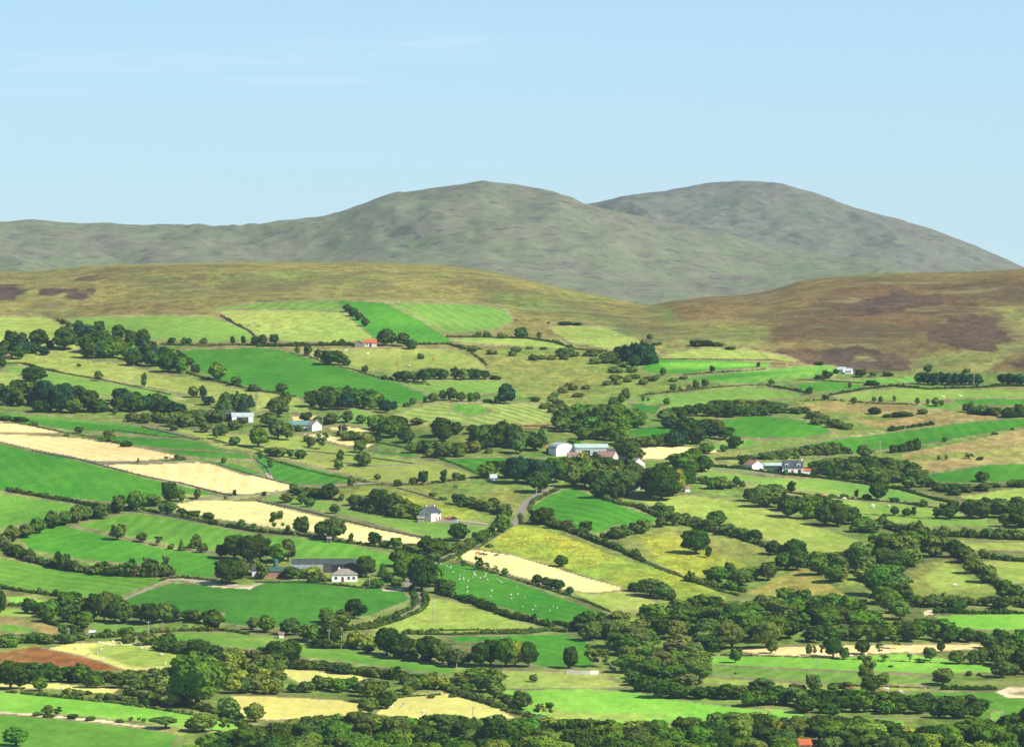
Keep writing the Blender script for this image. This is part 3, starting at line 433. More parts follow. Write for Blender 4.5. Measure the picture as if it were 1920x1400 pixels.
# ------------------------------------------------------------------ the far mountains
def mountain(name, prof, Dr, depth, back, foot_row, seed, relief, label, xr=(-2600, 4600), ca_=(.135, .200, .090), cb_=(.180, .170, .125)):
    prof = np.array(prof, float)
    xs = np.concatenate([np.linspace(xr[0], -60, 60), np.linspace(-40, 1960, 640), np.linspace(1980, xr[1], 60)])
    tt = np.concatenate([np.linspace(0, 1, 220), np.linspace(1.01, 1.9, 26)])
    Pm, Tm = np.meshgrid(xs, tt)
    yr = np.interp(Pm, prof[:, 0], prof[:, 1])
    ys = np.stack([np.convolve(np.pad(np.interp(xs, prof[:, 0], prof[:, 1]) + fbm(xs / 14., xs * 0, seed + 9, 4) * 1.1, 2, 'edge'), np.ones(5) / 5, 'valid')] * len(tt))
    row = foot_row - (foot_row - ys) * np.sin(np.clip(Tm, 0, 1.9) * math.pi / 2) ** .9
    Dm = np.where(Tm <= 1, Dr - depth * (1 - Tm), Dr + back * (Tm - 1))
    Xm = (Pm - 960) / FPX * Dm; Zm = CAMH + row_slope(row) * Dm
    ridge = np.exp(-((Tm - 1) / .06) ** 2)
    gl = 1 - np.abs(fbm(Xm / 420 + seed, Dm / 900 + Xm / 800, seed, 5)) * 2
    Zm = Zm + (gl - .6) * relief * np.sin(np.clip(Tm, 0, 1) * math.pi) + fbm(Xm / 90, Dm / 200, seed + 5, 4) * relief * .30 * (1 - .75 * ridge) + (fbm(Xm / 38 + Dm / 260, Dm / 170, seed + 11, 3) * 3.0 + (1 - np.abs(fbm(Xm / 130 - Dm / 500, Dm / 700, seed + 17, 4)) * 2) * 5) * (1 - .85 * ridge) * np.sin(np.clip(Tm, 0, 1) * math.pi * .9)
    mm = bpy.data.materials.get('moor_grass') or None
    o = link(name, mesh_np(name, np.stack([Xm.ravel(), Dm.ravel(), Zm.ravel()], 1), grid_faces(len(tt), len(xs)), smooth=True), kind='structure', label=label)
    m = bpy.data.materials.new('mountain_grass_' + name[-3:]); m.use_nodes = True; t = m.node_tree; b = t.nodes['Principled BSDF']
    b.inputs['Roughness'].default_value = 1; b.inputs['Specular IOR Level'].default_value = 0
    ge = N(t, 'ShaderNodeNewGeometry')
    def nn(s, d=5, v=(1, 1, 1)):
        m_ = N(t, 'ShaderNodeMapping'); m_.inputs['Scale'].default_value = v; m_.inputs['Rotation'].default_value = (0, 0, .5); t.links.new(ge.outputs['Position'], m_.inputs[0])
        n_ = N(t, 'ShaderNodeTexNoise'); n_.inputs['Scale'].default_value = s; n_.inputs['Detail'].default_value = d; n_.inputs['Roughness'].default_value = .65
        t.links.new(m_.outputs[0], n_.inputs[0])
        r_ = N(t, 'ShaderNodeMapRange'); r_.inputs['From Min'].default_value = .38; r_.inputs['From Max'].default_value = .62; t.links.new(n_.outputs[0], r_.inputs[0]); return r_.outputs[0]
    sz = N(t, 'ShaderNodeSeparateXYZ'); t.links.new(ge.outputs['Position'], sz.inputs[0])
    hr = N(t, 'ShaderNodeMapRange'); hr.inputs['From Min'].default_value = 170; hr.inputs['From Max'].default_value = 430; t.links.new(sz.outputs[2], hr.inputs[0])
    c = MIX(t, nn(.009, 9, (1, .3, 2.5)), ca_, cb_)
    c = MIX(t, M2(t, 'MULTIPLY', M2(t, 'MULTIPLY', nn(.016, 9, (1, .3, 2.5)), hr.outputs[0]), .8), c, (.130, .105, .100))
    c = MIX(t, M2(t, 'MULTIPLY', nn(.03, 8, (1, .25, 3)), .36), c, (.26, .28, .14))
    c = MIX(t, M2(t, 'MULTIPLY', nn(.09, 6, (1, .3, 2)), .4), c, (.11, .115, .08))
    c = MIX(t, M2(t, 'MULTIPLY', nn(.055, 8, (1, .25, 2)), .28), c, (.25, .27, .16))
    sp_ = N(t, 'ShaderNodeTexNoise'); sp_.inputs['Scale'].default_value = .045; sp_.inputs['Detail'].default_value = 6; t.links.new(ge.outputs['Position'], sp_.inputs[0])
    r2 = N(t, 'ShaderNodeMapRange'); r2.inputs['From Min'].default_value = .57; r2.inputs['From Max'].default_value = .66; t.links.new(sp_.outputs[0], r2.inputs[0])
    c = MIX(t, M2(t, 'MULTIPLY', r2.outputs[0], .8), c, (.09, .09, .09))
    t.links.new(c, b.inputs['Base Color']); o.data.materials.append(m)
    return o
mountain('mountain', [(-2600, 470), (-900, 440), (-300, 425), (0, 418), (60, 415), (130, 419), (200, 419), (300, 430), (400, 433), (480, 425), (560, 413), (630, 402), (680, 384), (710, 372), (745, 362), (770, 361), (830, 350), (905, 344), (960, 352), (1040, 362), (1085, 381), (1150, 400), (1230, 420), (1330, 442), (1440, 466), (1560, 480), (1640, 494), (1720, 515), (1800, 545), (2100, 570), (4600, 590)],
         6900, 2300, 1500, 600, 61, 30, 'long grey green mountain ridge behind the left moor')
mountain('mountain', [(-2600, 560), (600, 500), (900, 430), (1095, 384), (1150, 374), (1270, 355), (1340, 343), (1400, 339), (1450, 344), (1500, 356), (1560, 376), (1600, 390), (1690, 413), (1760, 435), (1830, 463), (1890, 488), (1920, 503), (2000, 535), (2300, 580), (4600, 600)],
         9000, 1700, 2200, 575, 77, 30, 'rounded grey mountain dome behind on the right', ca_=(.105, .150, .100), cb_=(.145, .135, .122))
# ------------------------------------------------------------------ foliage prototypes (numpy)
def cube_sphere(n=2):
    V = []; F = []
    for ax in range(3):
        for sg in (-1, 1):
            b = len(V)
            for i in range(n + 1):
                for j in range(n + 1):
                    p = np.zeros(3); p[ax] = sg; p[(ax + 1) % 3] = (2 * i / n - 1) * sg; p[(ax + 2) % 3] = 2 * j / n - 1
                    V.append(p / np.linalg.norm(p))
            for i in range(n):
                for j in range(n):
                    a = b + i * (n + 1) + j; F.append((a, a + n + 1, a + n + 2, a + 1))
    return np.array(V), np.array(F)
CS2 = cube_sphere(2); CS3 = cube_sphere(3)
def quads_at(P, Nn, size, r, squash=.8):
    """one leaf-clump quad per point, facing roughly Nn"""
    n = len(P); Nn = Nn / np.linalg.norm(Nn, axis=1)[:, None]
    a = np.cross(Nn, r.normal(size=(n, 3))); a /= np.linalg.norm(a, axis=1)[:, None] + 1e-9; b = np.cross(Nn, a)
    s = size * r.uniform(.6, 1.35, n)[:, None]
    V = np.stack([P - a * s - b * s * squash, P + a * s * .8 - b * s * squash * r.uniform(.6, 1.1, n)[:, None], P + a * s + b * s * squash, P - a * s * .7 + b * s * squash * 1.1], 1).reshape(-1, 3)
    return V, np.arange(4 * n).reshape(-1, 4)
def crown(kind, seed, nq, core=True, cs=CS3):
    """unit plant: height 1 from z=0, width 1"""
    r = np.random.default_rng(seed); B = []
    if kind == 'o':
        B = [((0, 0, .52), (.38, .38, .36))]
        for k in range(11):
            th = k * 2.4 + r.uniform(-.4, .4); ph = r.uniform(-.95, 1.25); q = r.uniform(.26, .36)
            B.append(((math.cos(th) * math.cos(ph) * q, math.sin(th) * math.cos(ph) * q, .50 + math.sin(ph) * .31), (r.uniform(.13, .21),) * 2 + (r.uniform(.10, .17),)))
    elif kind == 't':
        B = [((0, 0, .52), (.32, .32, .42))]
        for k in range(10):
            th = k * 2.4 + r.uniform(-.4, .4); z = r.uniform(.14, .88); q = .30 * math.sqrt(max(.05, 1 - ((z - .52) / .46) ** 2))
            B.append(((math.cos(th) * q, math.sin(th) * q, z), (r.uniform(.14, .22),) * 2 + (r.uniform(.09, .13),)))
    elif kind == 's':
        for k in range(15):
            th = r.uniform(0, 6.28); z = r.uniform(.3, .9); q = r.uniform(.05, .40) * math.sqrt(max(.1, 1 - ((z - .55) / .46) ** 2))
            B.append(((math.cos(th) * q, math.sin(th) * q, z), (r.uniform(.08, .15),) * 2 + (r.uniform(.06, .11),)))
    elif kind == 'b':
        B = [((0, 0, .42), (.36, .36, .40))]
        for k in range(8):
            th = k * 2.4 + r.uniform(-.4, .4); q = r.uniform(.18, .34)
            B.append(((math.cos(th) * q, math.sin(th) * q, r.uniform(.2, .62)), (r.uniform(.15, .24),) * 2 + (r.uniform(.16, .30),)))
    elif kind == 'w':     # wind bent thorn
        B = [((0.02, 0, .58), (.30, .28, .22))]
        for k in range(9):
            th = k * 2.4; q = r.uniform(.18, .36)
            B.append(((math.cos(th) * q - .06, math.sin(th) * q, r.uniform(.48, .80)), (r.uniform(.13, .2),) * 2 + (r.uniform(.08, .13),)))
    if kind in 'otsb':
        for k in range(16 if nq > 400 else 7):
            c0, r0 = B[r.integers(0, min(len(B), 12))]; d0 = r.normal(size=3); d0[2] = abs(d0[2]) * .8; d0 /= np.linalg.norm(d0); q = r.uniform(.06, .11)
            B.append((tuple(np.array(c0) + d0 * np.array(r0) * .95), (q, q, q * .85)))
    if kind == 'c':
        n = nq; z = r.uniform(0, 1, n) ** 1.25 * .93 + .06; rad = (.46 * (1 - z) ** .8 + .03) * (1 + .22 * np.sin(z * 46)) * r.uniform(.75, 1.05, n)
        th = r.uniform(0, 6.28, n); P = np.stack([np.cos(th) * rad, np.sin(th) * rad, z], 1)
        Nn = np.stack([np.cos(th), np.sin(th), np.full(n, .55)], 1) + r.normal(size=(n, 3)) * .3
        V, F = quads_at(P, Nn, .055, r)
        cv, cf = CS3; cz = (cv[:, 2] + 1) / 2; k = (.36 * (1 - cz) + .02)
        CV = np.stack([cv[:, 0] * k, cv[:, 1] * k, cz * .9 + .05], 1)
        return np.concatenate([V, CV]), np.concatenate([F, cf + len(V)])
    C = np.array([b[0] for b in B]); R = np.array([b[1] for b in B]); w = (R[:, 0] * R[:, 2]); w = w / w.sum()
    n = int(nq * 1.7); i = r.choice(len(B), n, p=w); d = r.normal(size=(n, 3)); d /= np.linalg.norm(d, axis=1)[:, None]
    P = C[i] + d * R[i] * r.uniform(.88, 1.10, n)[:, None]
    q = (((P[:, None] - C[None]) / R[None]) ** 2).sum(2); q[np.arange(n), i] = 9
    keep = np.nonzero((q > .72).all(1) & (P[:, 2] > .02))[0][:nq]
    P = P[keep]; Nn = d[keep] / R[i[keep]] * .2 + r.normal(size=(len(keep), 3)) * .48
    ctr = C[:, :].mean(0); Nn = Nn + (P - ctr) * 1.0
    V, F = quads_at(P, Nn, {'s': .034, 'b': .062}.get(kind, .043) * (900 / nq) ** .42, r)
    if core:
        cv, cf = cs; VV = [V]; FF = [F]; o = len(V)
        for c_, r_ in zip(C, R):
            k = (.84 if kind != 's' else .62) * (1 + .12 * r.normal(size=(len(cv), 1)).clip(-1, 1)); VV.append(c_ + cv * r_ * k); FF.append(cf + o); o += len(cv)
        V = np.concatenate(VV); F = np.concatenate(FF)
    return V, F
def tube(pts, rad, n=6):
    pts = np.array(pts, float); V = []; F = []
    for i, p in enumerate(pts):
        d = pts[min(i + 1, len(pts) - 1)] - pts[max(i - 1, 0)]; d = d / np.linalg.norm(d)
        a = np.cross(d, (.3, 1, .1)); a /= np.linalg.norm(a); b = np.cross(d, a)
        for k in range(n):
            th = 2 * math.pi * k / n; V.append(p + rad[i] * (a * math.cos(th) + b * math.sin(th)))
        if i:
            for k in range(n):
                F.append(((i - 1) * n + k, (i - 1) * n + (k + 1) % n, i * n + (k + 1) % n, i * n + k))
    return np.array(V), np.array(F)
def cat(parts):
    VV = []; FF = []; o = 0
    for v, f in parts:
        VV.append(v); FF.append(np.asarray(f) + o); o += len(v)
    return np.concatenate(VV), np.concatenate(FF)
def trunk(kind, seed):
    r = np.random.default_rng(seed + 50)
    if kind == 'c': return tube([(0, 0, -.04), (0, 0, .5), (0, 0, .9)], [.028, .018, .006])
    w = .05 if kind != 's' else .032
    ps = [tube([(0, 0, -.05), (r.uniform(-.02, .02), 0, .18), (r.uniform(-.03, .03), .01, .40), (.02, 0, .72)], [w, w * .72, w * .55, w * .15])]
    for k in range(5 if kind == 's' else 4):
        th = k * 1.7 + r.uniform(0, 1); z0 = r.uniform(.2, .42); L = r.uniform(.20, .30)
        ps.append(tube([(0, 0, z0), (math.cos(th) * L * .5, math.sin(th) * L * .5, z0 + .13), (math.cos(th) * L, math.sin(th) * L, z0 + .33)], [w * .45, w * .3, w * .1], 5))
    return cat(ps)
KN = {'o': ('broadleaf_tree', 'tree', 5), 't': ('tall_tree', 'tree', 3), 's': ('sparse_tree', 'tree', 3), 'c': ('conifer_tree', 'conifer', 3), 'b': ('bush', 'bush', 5), 'w': ('hawthorn_tree', 'thorn tree', 3)}
PROTO = {}
def proto(kind, i, hi):
    key = (kind, i, hi)
    if key not in PROTO:
        nq = {0: 800, 1: 2600}[hi] * (.55 if kind in 'b' else 1)
        cv, cf = crown(kind, 11 * i + ord(kind), int(nq))
        PROTO[key] = (mesh_np('crown_mesh', cv, cf, [FOL]), mesh_np('trunk_mesh', *trunk(kind, i), [BARK]))
    return PROTO[key]
TONE = {'d': (.044, .102, .010), 'g': (.082, .190, .014), 'o': (.130, .205, .032), 'y': (.180, .280, .030), 'n': (.115, .150, .045), 'k': (.022, .075, .024), 'm': (.085, .155, .024)}
TW = {'d': 'dark green', 'g': 'green', 'o': 'olive green', 'y': 'yellow green', 'n': 'brownish', 'k': 'blackish green', 'm': 'dull green'}
KW = {'o': 'round tree', 't': 'narrow tree', 's': 'sparse tree', 'c': 'conifer', 'b': 'bush', 'w': 'thorn tree'}
ORD = 'leftmost,second,third,fourth,fifth,sixth,seventh,eighth,ninth,tenth,eleventh,twelfth,thirteenth,fourteenth,fifteenth,sixteenth,seventeenth,eighteenth,nineteenth,twentieth'.split(',')
TREES = []     # (px, py, w, h, kind, tone, place)
def T(place, s):
    for q in s.split(';'):
        f = q.split()
        if len(f) == 6: TREES.append((float(f[0]), float(f[1]), float(f[2]), float(f[3]), f[4], f[5], place))
def num(pl): return pl
T('beside the pale pasture at the far left', '22 651 26 30 o d;43 651 18 26 o d;73 652 31 33 o d;94 652 14 16 b d;121 655 44 40 o d')
T('on the hedge bank above the left pasture', '118 607 9 9 b d;129 616 10 12 b d;148 620 18 18 o d;185 625 20 22 o d;222 636 24 26 o d;246 640 20 20 o d;268 640 22 22 o d')
T('on the field wall under the upper left meadow', '322 644 14 12 b d;345 645 9 12 b d;354 645 10 12 b d;382 644 11 10 b m;436 646 9 14 t d;456 645 9 14 t d;478 648 14 16 o d;492 648 16 20 o d;514 645 16 18 o d')
T('in the left pasture below the long dark copse', '63 718 50 32 o d;184 714 14 18 o m;270 725 11 22 t m;148 687 6 6 b m;362 745 18 20 o m;380 745 13 20 t d;0 690 20 22 o d')
T('beside the vivid field under the ruined cottage', '408 712 30 30 o g;443 722 18 16 o m;475 733 22 14 b m;528 735 22 16 o m;535 760 20 24 o g;515 765 26 18 b g')
T('on the bank below the ruined cottage', '558 663 10 14 o m;577 667 15 18 o d;596 672 12 15 t d;620 684 36 26 o d;634 684 26 24 o d;649 685 14 14 b d;684 697 9 12 b d;720 711 11 8 b d;732 712 7 6 b d;789 673 9 10 b d')
T('beside the ruined cottage with the orange roof', '724 648 32 30 o d;755 649 22 24 o d;772 654 20 18 b d')
T('in the short row climbing the vivid upper field', '652 585 14 14 o d;662 593 16 16 o d;673 600 14 14 o d;684 612 14 16 o d')
T('in the belt of trees over the round hay field', '748 713 18 16 o d;762 714 22 18 o m;778 716 24 18 o m;796 717 22 24 o d;812 711 20 20 o d;830 711 20 18 o d;853 711 14 20 t d;868 712 18 20 o m;883 711 13 18 t d;895 711 16 18 o d;910 711 16 16 o d;928 711 16 8 b d')
T('along the top edge of the round hay field', '774 758 12 12 o m;797 755 8 10 t d;812 753 18 16 o m;830 750 14 18 o m;847 750 18 22 o d;864 752 18 16 o m;882 753 12 16 t g;893 752 14 16 o m;932 757 12 14 b d;949 757 30 36 o k;914 755 16 8 b m;763 762 12 8 b m')
T('on the moor edge above the rushy valley', '977 634 22 20 o d;1011 634 8 10 t m;1028 607 5 4 b m;1060 609 28 7 b k;1082 610 16 6 b k;1218 637 10 10 o d;1232 646 16 5 b m;937 634 10 10 t m;897 632 12 10 b m;912 632 12 12 b m;945 634 14 9 b m;1320 648 36 12 b d;1300 648 14 10 b d;1345 649 20 8 b d;1370 655 20 6 b d')
T('in the dark clump of firs beside the bright upper field', '1160 664 18 14 o k;1172 668 20 20 t k;1185 672 22 26 c k;1197 684 28 36 t k;1210 685 30 40 o k;1222 681 24 32 c k;1178 676 22 22 o k;1190 690 20 24 o k;1204 680 24 38 c k;1216 684 24 34 t k')
T('around the striped upper right fields', '1243 704 11 14 o d;1335 698 10 12 o d;1422 689 7 10 o d;1356 698 5 3 b d;1262 734 12 14 o m;1275 733 7 9 b m;1292 731 8 10 b m;1305 729 12 16 o m;1322 727 14 16 o m;1206 753 6 9 t m;1216 751 5 6 b m;1250 759 12 12 o m;1165 757 12 18 o d;1173 750 14 22 o m;1150 760 18 16 b m;1537 710 18 8 b m;1552 709 16 12 o d;1547 706 10 12 o d;1446 720 8 9 b d;1593 728 6 10 t m;1518 740 12 14 o d;1634 722 22 10 b d;1548 748 10 8 b d;1536 684 14 6 b d')
T('near the white farmstead under the heather hill', '1614 707 20 14 o d;1638 706 14 10 o m;1665 705 22 8 b d;1568 700 10 8 b d;1740 700 16 16 o m;1813 698 12 8 b m')
T('in the walled belt at the foot of the heather hill', '1725 720 18 20 o k;1738 721 20 20 o k;1752 722 18 22 o k;1765 721 18 22 o k;1778 722 18 22 o k;1792 722 18 21 o k;1806 722 18 21 o k;1819 722 18 20 o k;1833 721 18 19 o k;1881 721 20 19 o k;1896 721 20 20 o k;1912 722 20 20 o k')
T('on the brown rough ground at the right', '1602 757 11 12 o m;1639 753 8 9 o m;1651 755 8 12 o m;1677 752 6 10 t m;1720 759 8 13 o m;1740 758 7 10 o m;1754 762 14 16 o m;1766 762 8 12 o m;1640 776 20 14 b d;1690 780 38 9 b d;1665 782 18 7 b m;1730 776 16 10 b m;1812 773 14 16 o m;1822 774 16 20 c m;1840 776 30 18 b m;1865 778 26 16 b m;1893 782 30 20 b d;1912 782 22 26 b d')
T('on the bank between the long vivid field and rough ground', '1772 828 10 9 o m;1675 848 16 16 b d;1692 847 16 16 b d;1705 845 18 20 b d;1718 843 20 22 b d;1865 814 9 5 b m;1898 806 5 5 b m;1620 860 26 26 o m;1818 860 18 10 s n;1838 862 12 7 b m;1760 862 7 8 t n;1774 862 6 9 t n;1672 868 6 10 t m')
T('around the grey barn with the white gable', '409 792 26 22 o m;440 806 24 18 o m;458 794 12 12 b n;350 800 30 24 o m;374 798 20 20 o m;385 810 24 18 o m;404 822 10 20 o m;416 816 26 20 o m;440 835 20 16 o m;484 838 34 36 o g;330 780 36 24 o k;345 785 24 16 o d;326 806 16 10 b m;148 812 15 12 o d;205 828 20 22 o m;237 837 20 12 b d;64 797 12 8 b m;37 790 24 10 b d;12 788 20 10 b d;215 778 12 14 o m;125 818 8 5 b m;219 830 8 5 b m;190 824 8 5 b m')
T('around the cottage with the long teal roof', '522 782 40 38 o m;505 800 28 26 o m;520 822 30 34 o m;540 825 24 30 o m;558 808 22 12 b m;573 790 22 16 o d;602 795 34 16 b m;622 795 22 20 o m;652 792 20 22 o m;677 794 18 16 o m;708 794 26 16 o m;643 812 16 16 o m;583 838 14 18 o m;602 842 20 26 s m;610 830 14 18 s m;575 828 12 12 b m')
T('on the pasture walls above the straw fields', '510 855 26 16 o m;528 856 22 16 o m;545 857 12 14 t m;563 860 20 16 o d;634 880 15 20 t m;638 865 13 20 t m;682 874 27 26 o m;658 909 13 16 t m;708 899 12 10 o m;506 877 10 14 t m;488 860 8 14 t g;420 868 10 10 o m;675 848 22 22 o m;746 911 17 13 b d;776 908 16 14 b m;793 908 18 24 o d;832 905 14 21 t d;855 900 16 14 o m;867 900 12 12 b m;259 867 4 7 t d;312 864 9 8 s m;332 862 10 10 o m;343 862 9 8 b m')
T('around the tall hedge above the long stubble field', '256 958 34 38 o g;222 962 26 32 o m;188 972 34 30 o m;160 975 26 26 o m;143 980 24 32 o m;318 943 28 38 o d;340 940 16 20 t m;313 962 32 22 o m;285 948 34 20 o m;370 936 12 20 t m;341 965 18 14 b d;360 968 26 12 b d;390 975 22 14 o d;402 983 14 10 b d;432 988 14 8 b d;453 990 14 16 o m;476 992 10 12 b m;423 935 6 6 b m;440 930 7 11 t d;98 990 28 30 o m;70 1000 28 28 o m;48 1008 26 24 o m;22 1015 28 28 o m;122 985 22 26 o m')
T('in the field above the long dark hedge', '221 1012 28 28 o m;266 1016 20 17 o m;298 1022 22 15 s m;320 1029 11 9 b m;340 1032 12 19 c m;357 1031 16 15 s m;368 1028 18 26 o m;380 1036 18 18 o m;273 1072 22 26 s n;308 1075 18 32 s n;325 1082 10 14 s n')
T('behind the grey farm sheds', '430 1095 54 48 o d;440 1048 40 44 o d;465 1055 46 52 o d;488 1052 38 48 o d;520 1055 30 34 o g;540 1052 28 42 o m;416 1045 22 24 o d;455 1080 22 30 o n;478 1075 20 26 o m')
T('around the grey farm sheds and the white bungalow', '686 1082 38 40 o d;664 1055 12 8 b m;492 1085 24 28 o m;545 1085 28 22 o d;565 1084 22 18 o g;590 1084 28 22 o y;605 1090 14 14 b n;588 1091 24 10 b d;718 1080 18 22 c d;728 1092 20 18 o d;706 1102 22 18 b g;690 1098 14 12 b m;742 1098 20 14 b g;572 1080 16 14 b d')
T('along the long stubble field', '537 942 23 16 o m;526 945 0 0 o m;566 945 16 20 o m;580 950 18 16 o m;628 962 18 17 o m;495 929 8 9 b d;518 995 28 34 s g;540 995 10 12 b m;565 1001 27 32 o d;600 1005 20 26 o d;625 1012 40 42 o m;640 1012 24 34 s m;658 1018 10 16 t m;702 1022 24 24 o d;722 1025 22 14 b m;742 1028 22 20 o g;550 920 14 14 o m;575 928 34 16 b m;597 932 34 18 b m;617 936 32 28 o d;641 940 8 14 t m')
T('at the left of the pinkish white house', '665 948 24 20 o m;685 956 34 26 o m;712 960 42 42 o d;735 965 40 40 o m;757 968 34 34 o m;779 970 30 24 o g;796 965 16 14 b g;748 970 30 24 o m')
T('in the flowery field around the pinkish white house', '812 930 14 8 b m;830 937 12 6 b m;860 946 26 20 o d;880 950 24 18 o m;898 954 22 16 o m;915 958 24 18 o m;925 952 22 18 o d;944 965 28 20 o m;942 998 26 32 o g;858 1014 32 32 o d;866 1010 18 26 o d;922 885 30 20 o d;912 896 32 26 o g')
T('along the lane below the pinkish white house', '800 1040 30 34 o d;820 1040 26 30 o d;835 1038 24 22 o m;770 1040 38 20 o m;790 1062 18 20 o d;815 1052 24 16 o m;845 1035 26 16 b m;865 1030 26 16 b m;880 1024 22 16 b m;900 1018 20 18 o m;918 1025 12 6 b m;750 1062 34 32 o m;757 1090 40 48 o g;790 1108 54 60 o d;815 1100 34 42 o g;835 1112 34 26 o d;775 1078 40 40 o g')
T('on the pale straw field edge by the sheep', '862 1057 10 18 s g;870 1060 7 10 b m;897 1068 19 24 s d;913 1071 11 16 s m;929 1075 12 14 s m;947 1079 12 14 o m;1007 1095 18 18 o d;1024 1100 16 18 o d;1035 1103 14 18 o d;1047 1106 20 20 o d;1068 1114 15 14 o d;1053 1062 24 20 o d')
T('in the lower meadow above the tree lined road', '1305 1038 50 44 o d;1328 1045 12 20 t d;1367 1070 16 16 o m;1376 1072 10 10 b m;1345 1090 44 28 o g;1390 1098 40 28 o m;1440 1088 36 32 o m;1220 1118 46 32 o m;1240 1122 34 28 o m;1190 1108 22 18 b d;1258 1125 18 16 b d')
T('along the hedge under the vivid triangular field', '1018 982 40 30 o d;1040 990 22 18 o m;1062 992 30 18 b m;1098 1000 24 22 o d;1090 1002 24 14 b d;1155 1010 28 22 o m;1170 1008 22 24 o m;1192 1000 26 20 o m;1206 1000 26 26 o m;1240 988 22 18 o m;1265 985 26 24 o m;1237 962 24 20 o m;1255 965 20 18 b m;1285 978 18 16 o m;1305 985 28 18 b m;1330 992 30 18 o m;1343 985 34 26 o g;1365 1002 30 20 o m;1390 1008 30 18 o m;1415 1015 26 22 o d')
T('beside the white dormer house', '1381 912 14 18 o d;1392 914 10 12 o m;1350 915 20 14 b m;1395 875 18 22 o d;1647 938 30 36 o d;1484 923 14 20 t d;1606 932 9 12 t d;1582 933 16 8 b m;1560 932 12 6 b m;1535 930 12 6 b m;1625 935 18 10 b m;1678 941 16 10 b m;1732 950 14 14 o m;1716 946 16 6 b m;1767 952 12 10 b m;1678 966 15 16 o d;1700 967 16 14 o d;1714 967 9 16 t d;1756 971 12 17 t d;1777 972 28 24 o d;1786 966 24 26 o d;1820 972 40 36 o d;1842 903 24 18 o d')
T('around the white walled farm buildings', '975 830 0 0 o d;1005 845 36 28 o d;1015 832 26 26 c m;1050 805 30 34 o d;1075 840 24 16 o g;1110 812 38 30 o g;1100 832 0 0 o d;1180 862 42 36 o d;1165 848 30 26 o d;1190 868 30 30 o m;1265 838 26 30 o k;1280 836 28 28 o k;1378 840 28 22 o d;1357 846 14 12 o m;1325 850 28 18 o g;1300 862 28 22 o g;962 838 34 44 o d')
T('beside the small road bends above the red stand', '612 1168 26 28 o g;640 1165 26 22 o m;664 1160 36 38 o d;650 1162 20 14 s n;618 1172 28 20 o m;500 1185 30 30 o g;475 1180 20 22 o n;545 1190 36 30 o m;575 1200 30 28 o m;590 1205 28 32 o g;620 1212 40 46 o d;645 1185 30 30 s o;665 1215 28 32 o y;685 1218 26 30 o y;700 1215 16 22 o g')
T('in the dark row across the lower middle fields', '725 1228 44 50 o d;750 1235 44 48 o d;775 1232 36 34 o g;805 1240 46 48 o d;830 1245 36 42 o m;855 1250 36 34 o n;875 1245 20 24 o n;900 1250 36 46 o d;920 1248 34 48 o d;948 1250 44 54 o g;965 1250 40 50 o y;990 1250 34 48 o d;1070 1253 29 40 o d;1068 1252 20 28 t d;1108 1250 26 38 s o;1130 1250 30 32 s m')
T('covering the half hidden white house', '1240 938 64 62 o d;1222 930 40 46 o d;1262 930 44 50 o y')
T('at the lower left corner', '20 1292 50 54 o d;38 1290 24 30 o d;-5 1290 34 50 o n;75 1295 24 24 o g;42 1298 10 10 s m;370 1325 96 104 o g;340 1290 40 50 o d;402 1300 46 60 o d;340 1320 30 26 o m;320 1325 34 30 o o;428 1345 40 38 o o;478 1353 34 36 o o;524 1245 60 44 o d;545 1245 36 48 o d;520 1252 44 30 o d;485 1245 30 26 o n;310 1366 50 26 w m;90 1340 20 18 o m;108 1342 16 16 s m;70 1341 16 8 b m;135 1347 20 10 b d;170 1350 18 8 b m;225 1354 12 8 b m;245 1352 10 8 s m;260 1353 8 8 s m;270 1354 10 8 s m;92 1344 18 6 b m;30 1398 50 34 o g;355 1368 18 16 o m;380 1372 56 36 o y;420 1370 20 26 s m;455 1370 22 22 o m;278 1208 34 20 o m;246 1200 0 0 o m;238 1200 30 24 o m;315 1215 30 28 o d;340 1222 32 20 o m;370 1226 40 28 o d;55 1150 24 28 o d;4 1150 14 40 o d;240 1205 24 18 b m;120 1192 20 20 o m;138 1192 14 12 o m;25 1170 0 0 o m;150 1198 16 14 b m')
T('on the level green fields at the lower right', '1380 1242 22 26 o m;1448 1224 18 26 o m;1517 1228 12 20 o m;1527 1228 8 18 s m;1541 1228 12 18 s m;1562 1232 30 40 o d;1583 1236 18 22 o m;1617 1226 26 26 o d;1649 1226 16 20 s o;1677 1216 24 24 s m;1764 1222 14 20 o d;1658 1240 18 12 s o;1706 1240 10 14 s o;1743 1238 24 24 o m;1727 1242 12 8 b m;1794 1244 30 24 o m;1825 1245 22 26 o m;1842 1245 24 30 o m;1866 1245 22 36 o m;1627 1286 40 56 s m;1632 1300 34 32 o d;1656 1282 22 20 o g;1525 1295 26 30 o m;1562 1298 20 18 o m;1488 1290 18 10 b m;1504 1292 14 10 b m;1587 1290 22 14 b m;1768 1284 40 32 o m;1870 1260 0 0 o m;1878 1270 40 32 o m;1817 1266 12 10 b m;1836 1266 8 6 b m;1670 1250 8 4 b m;1379 1263 3 4 b d;1410 1285 14 8 b m;1430 1290 40 18 o m')
T('below the bracken and olive pastures at the right', '1475 1135 38 34 o g;1505 1138 34 32 o m;1535 1148 36 32 o g;1560 1150 40 38 o g;1590 1152 40 36 o g;1610 1150 30 26 o d;1450 1040 26 26 o d;1490 1060 46 50 o d;1470 1068 30 32 o d;1495 1068 30 30 o d;1790 1045 34 34 o d;1810 1055 34 30 o m;1825 1075 34 32 o m;1850 1092 34 32 o m;1885 1122 32 34 o m;1905 1128 28 30 o d')
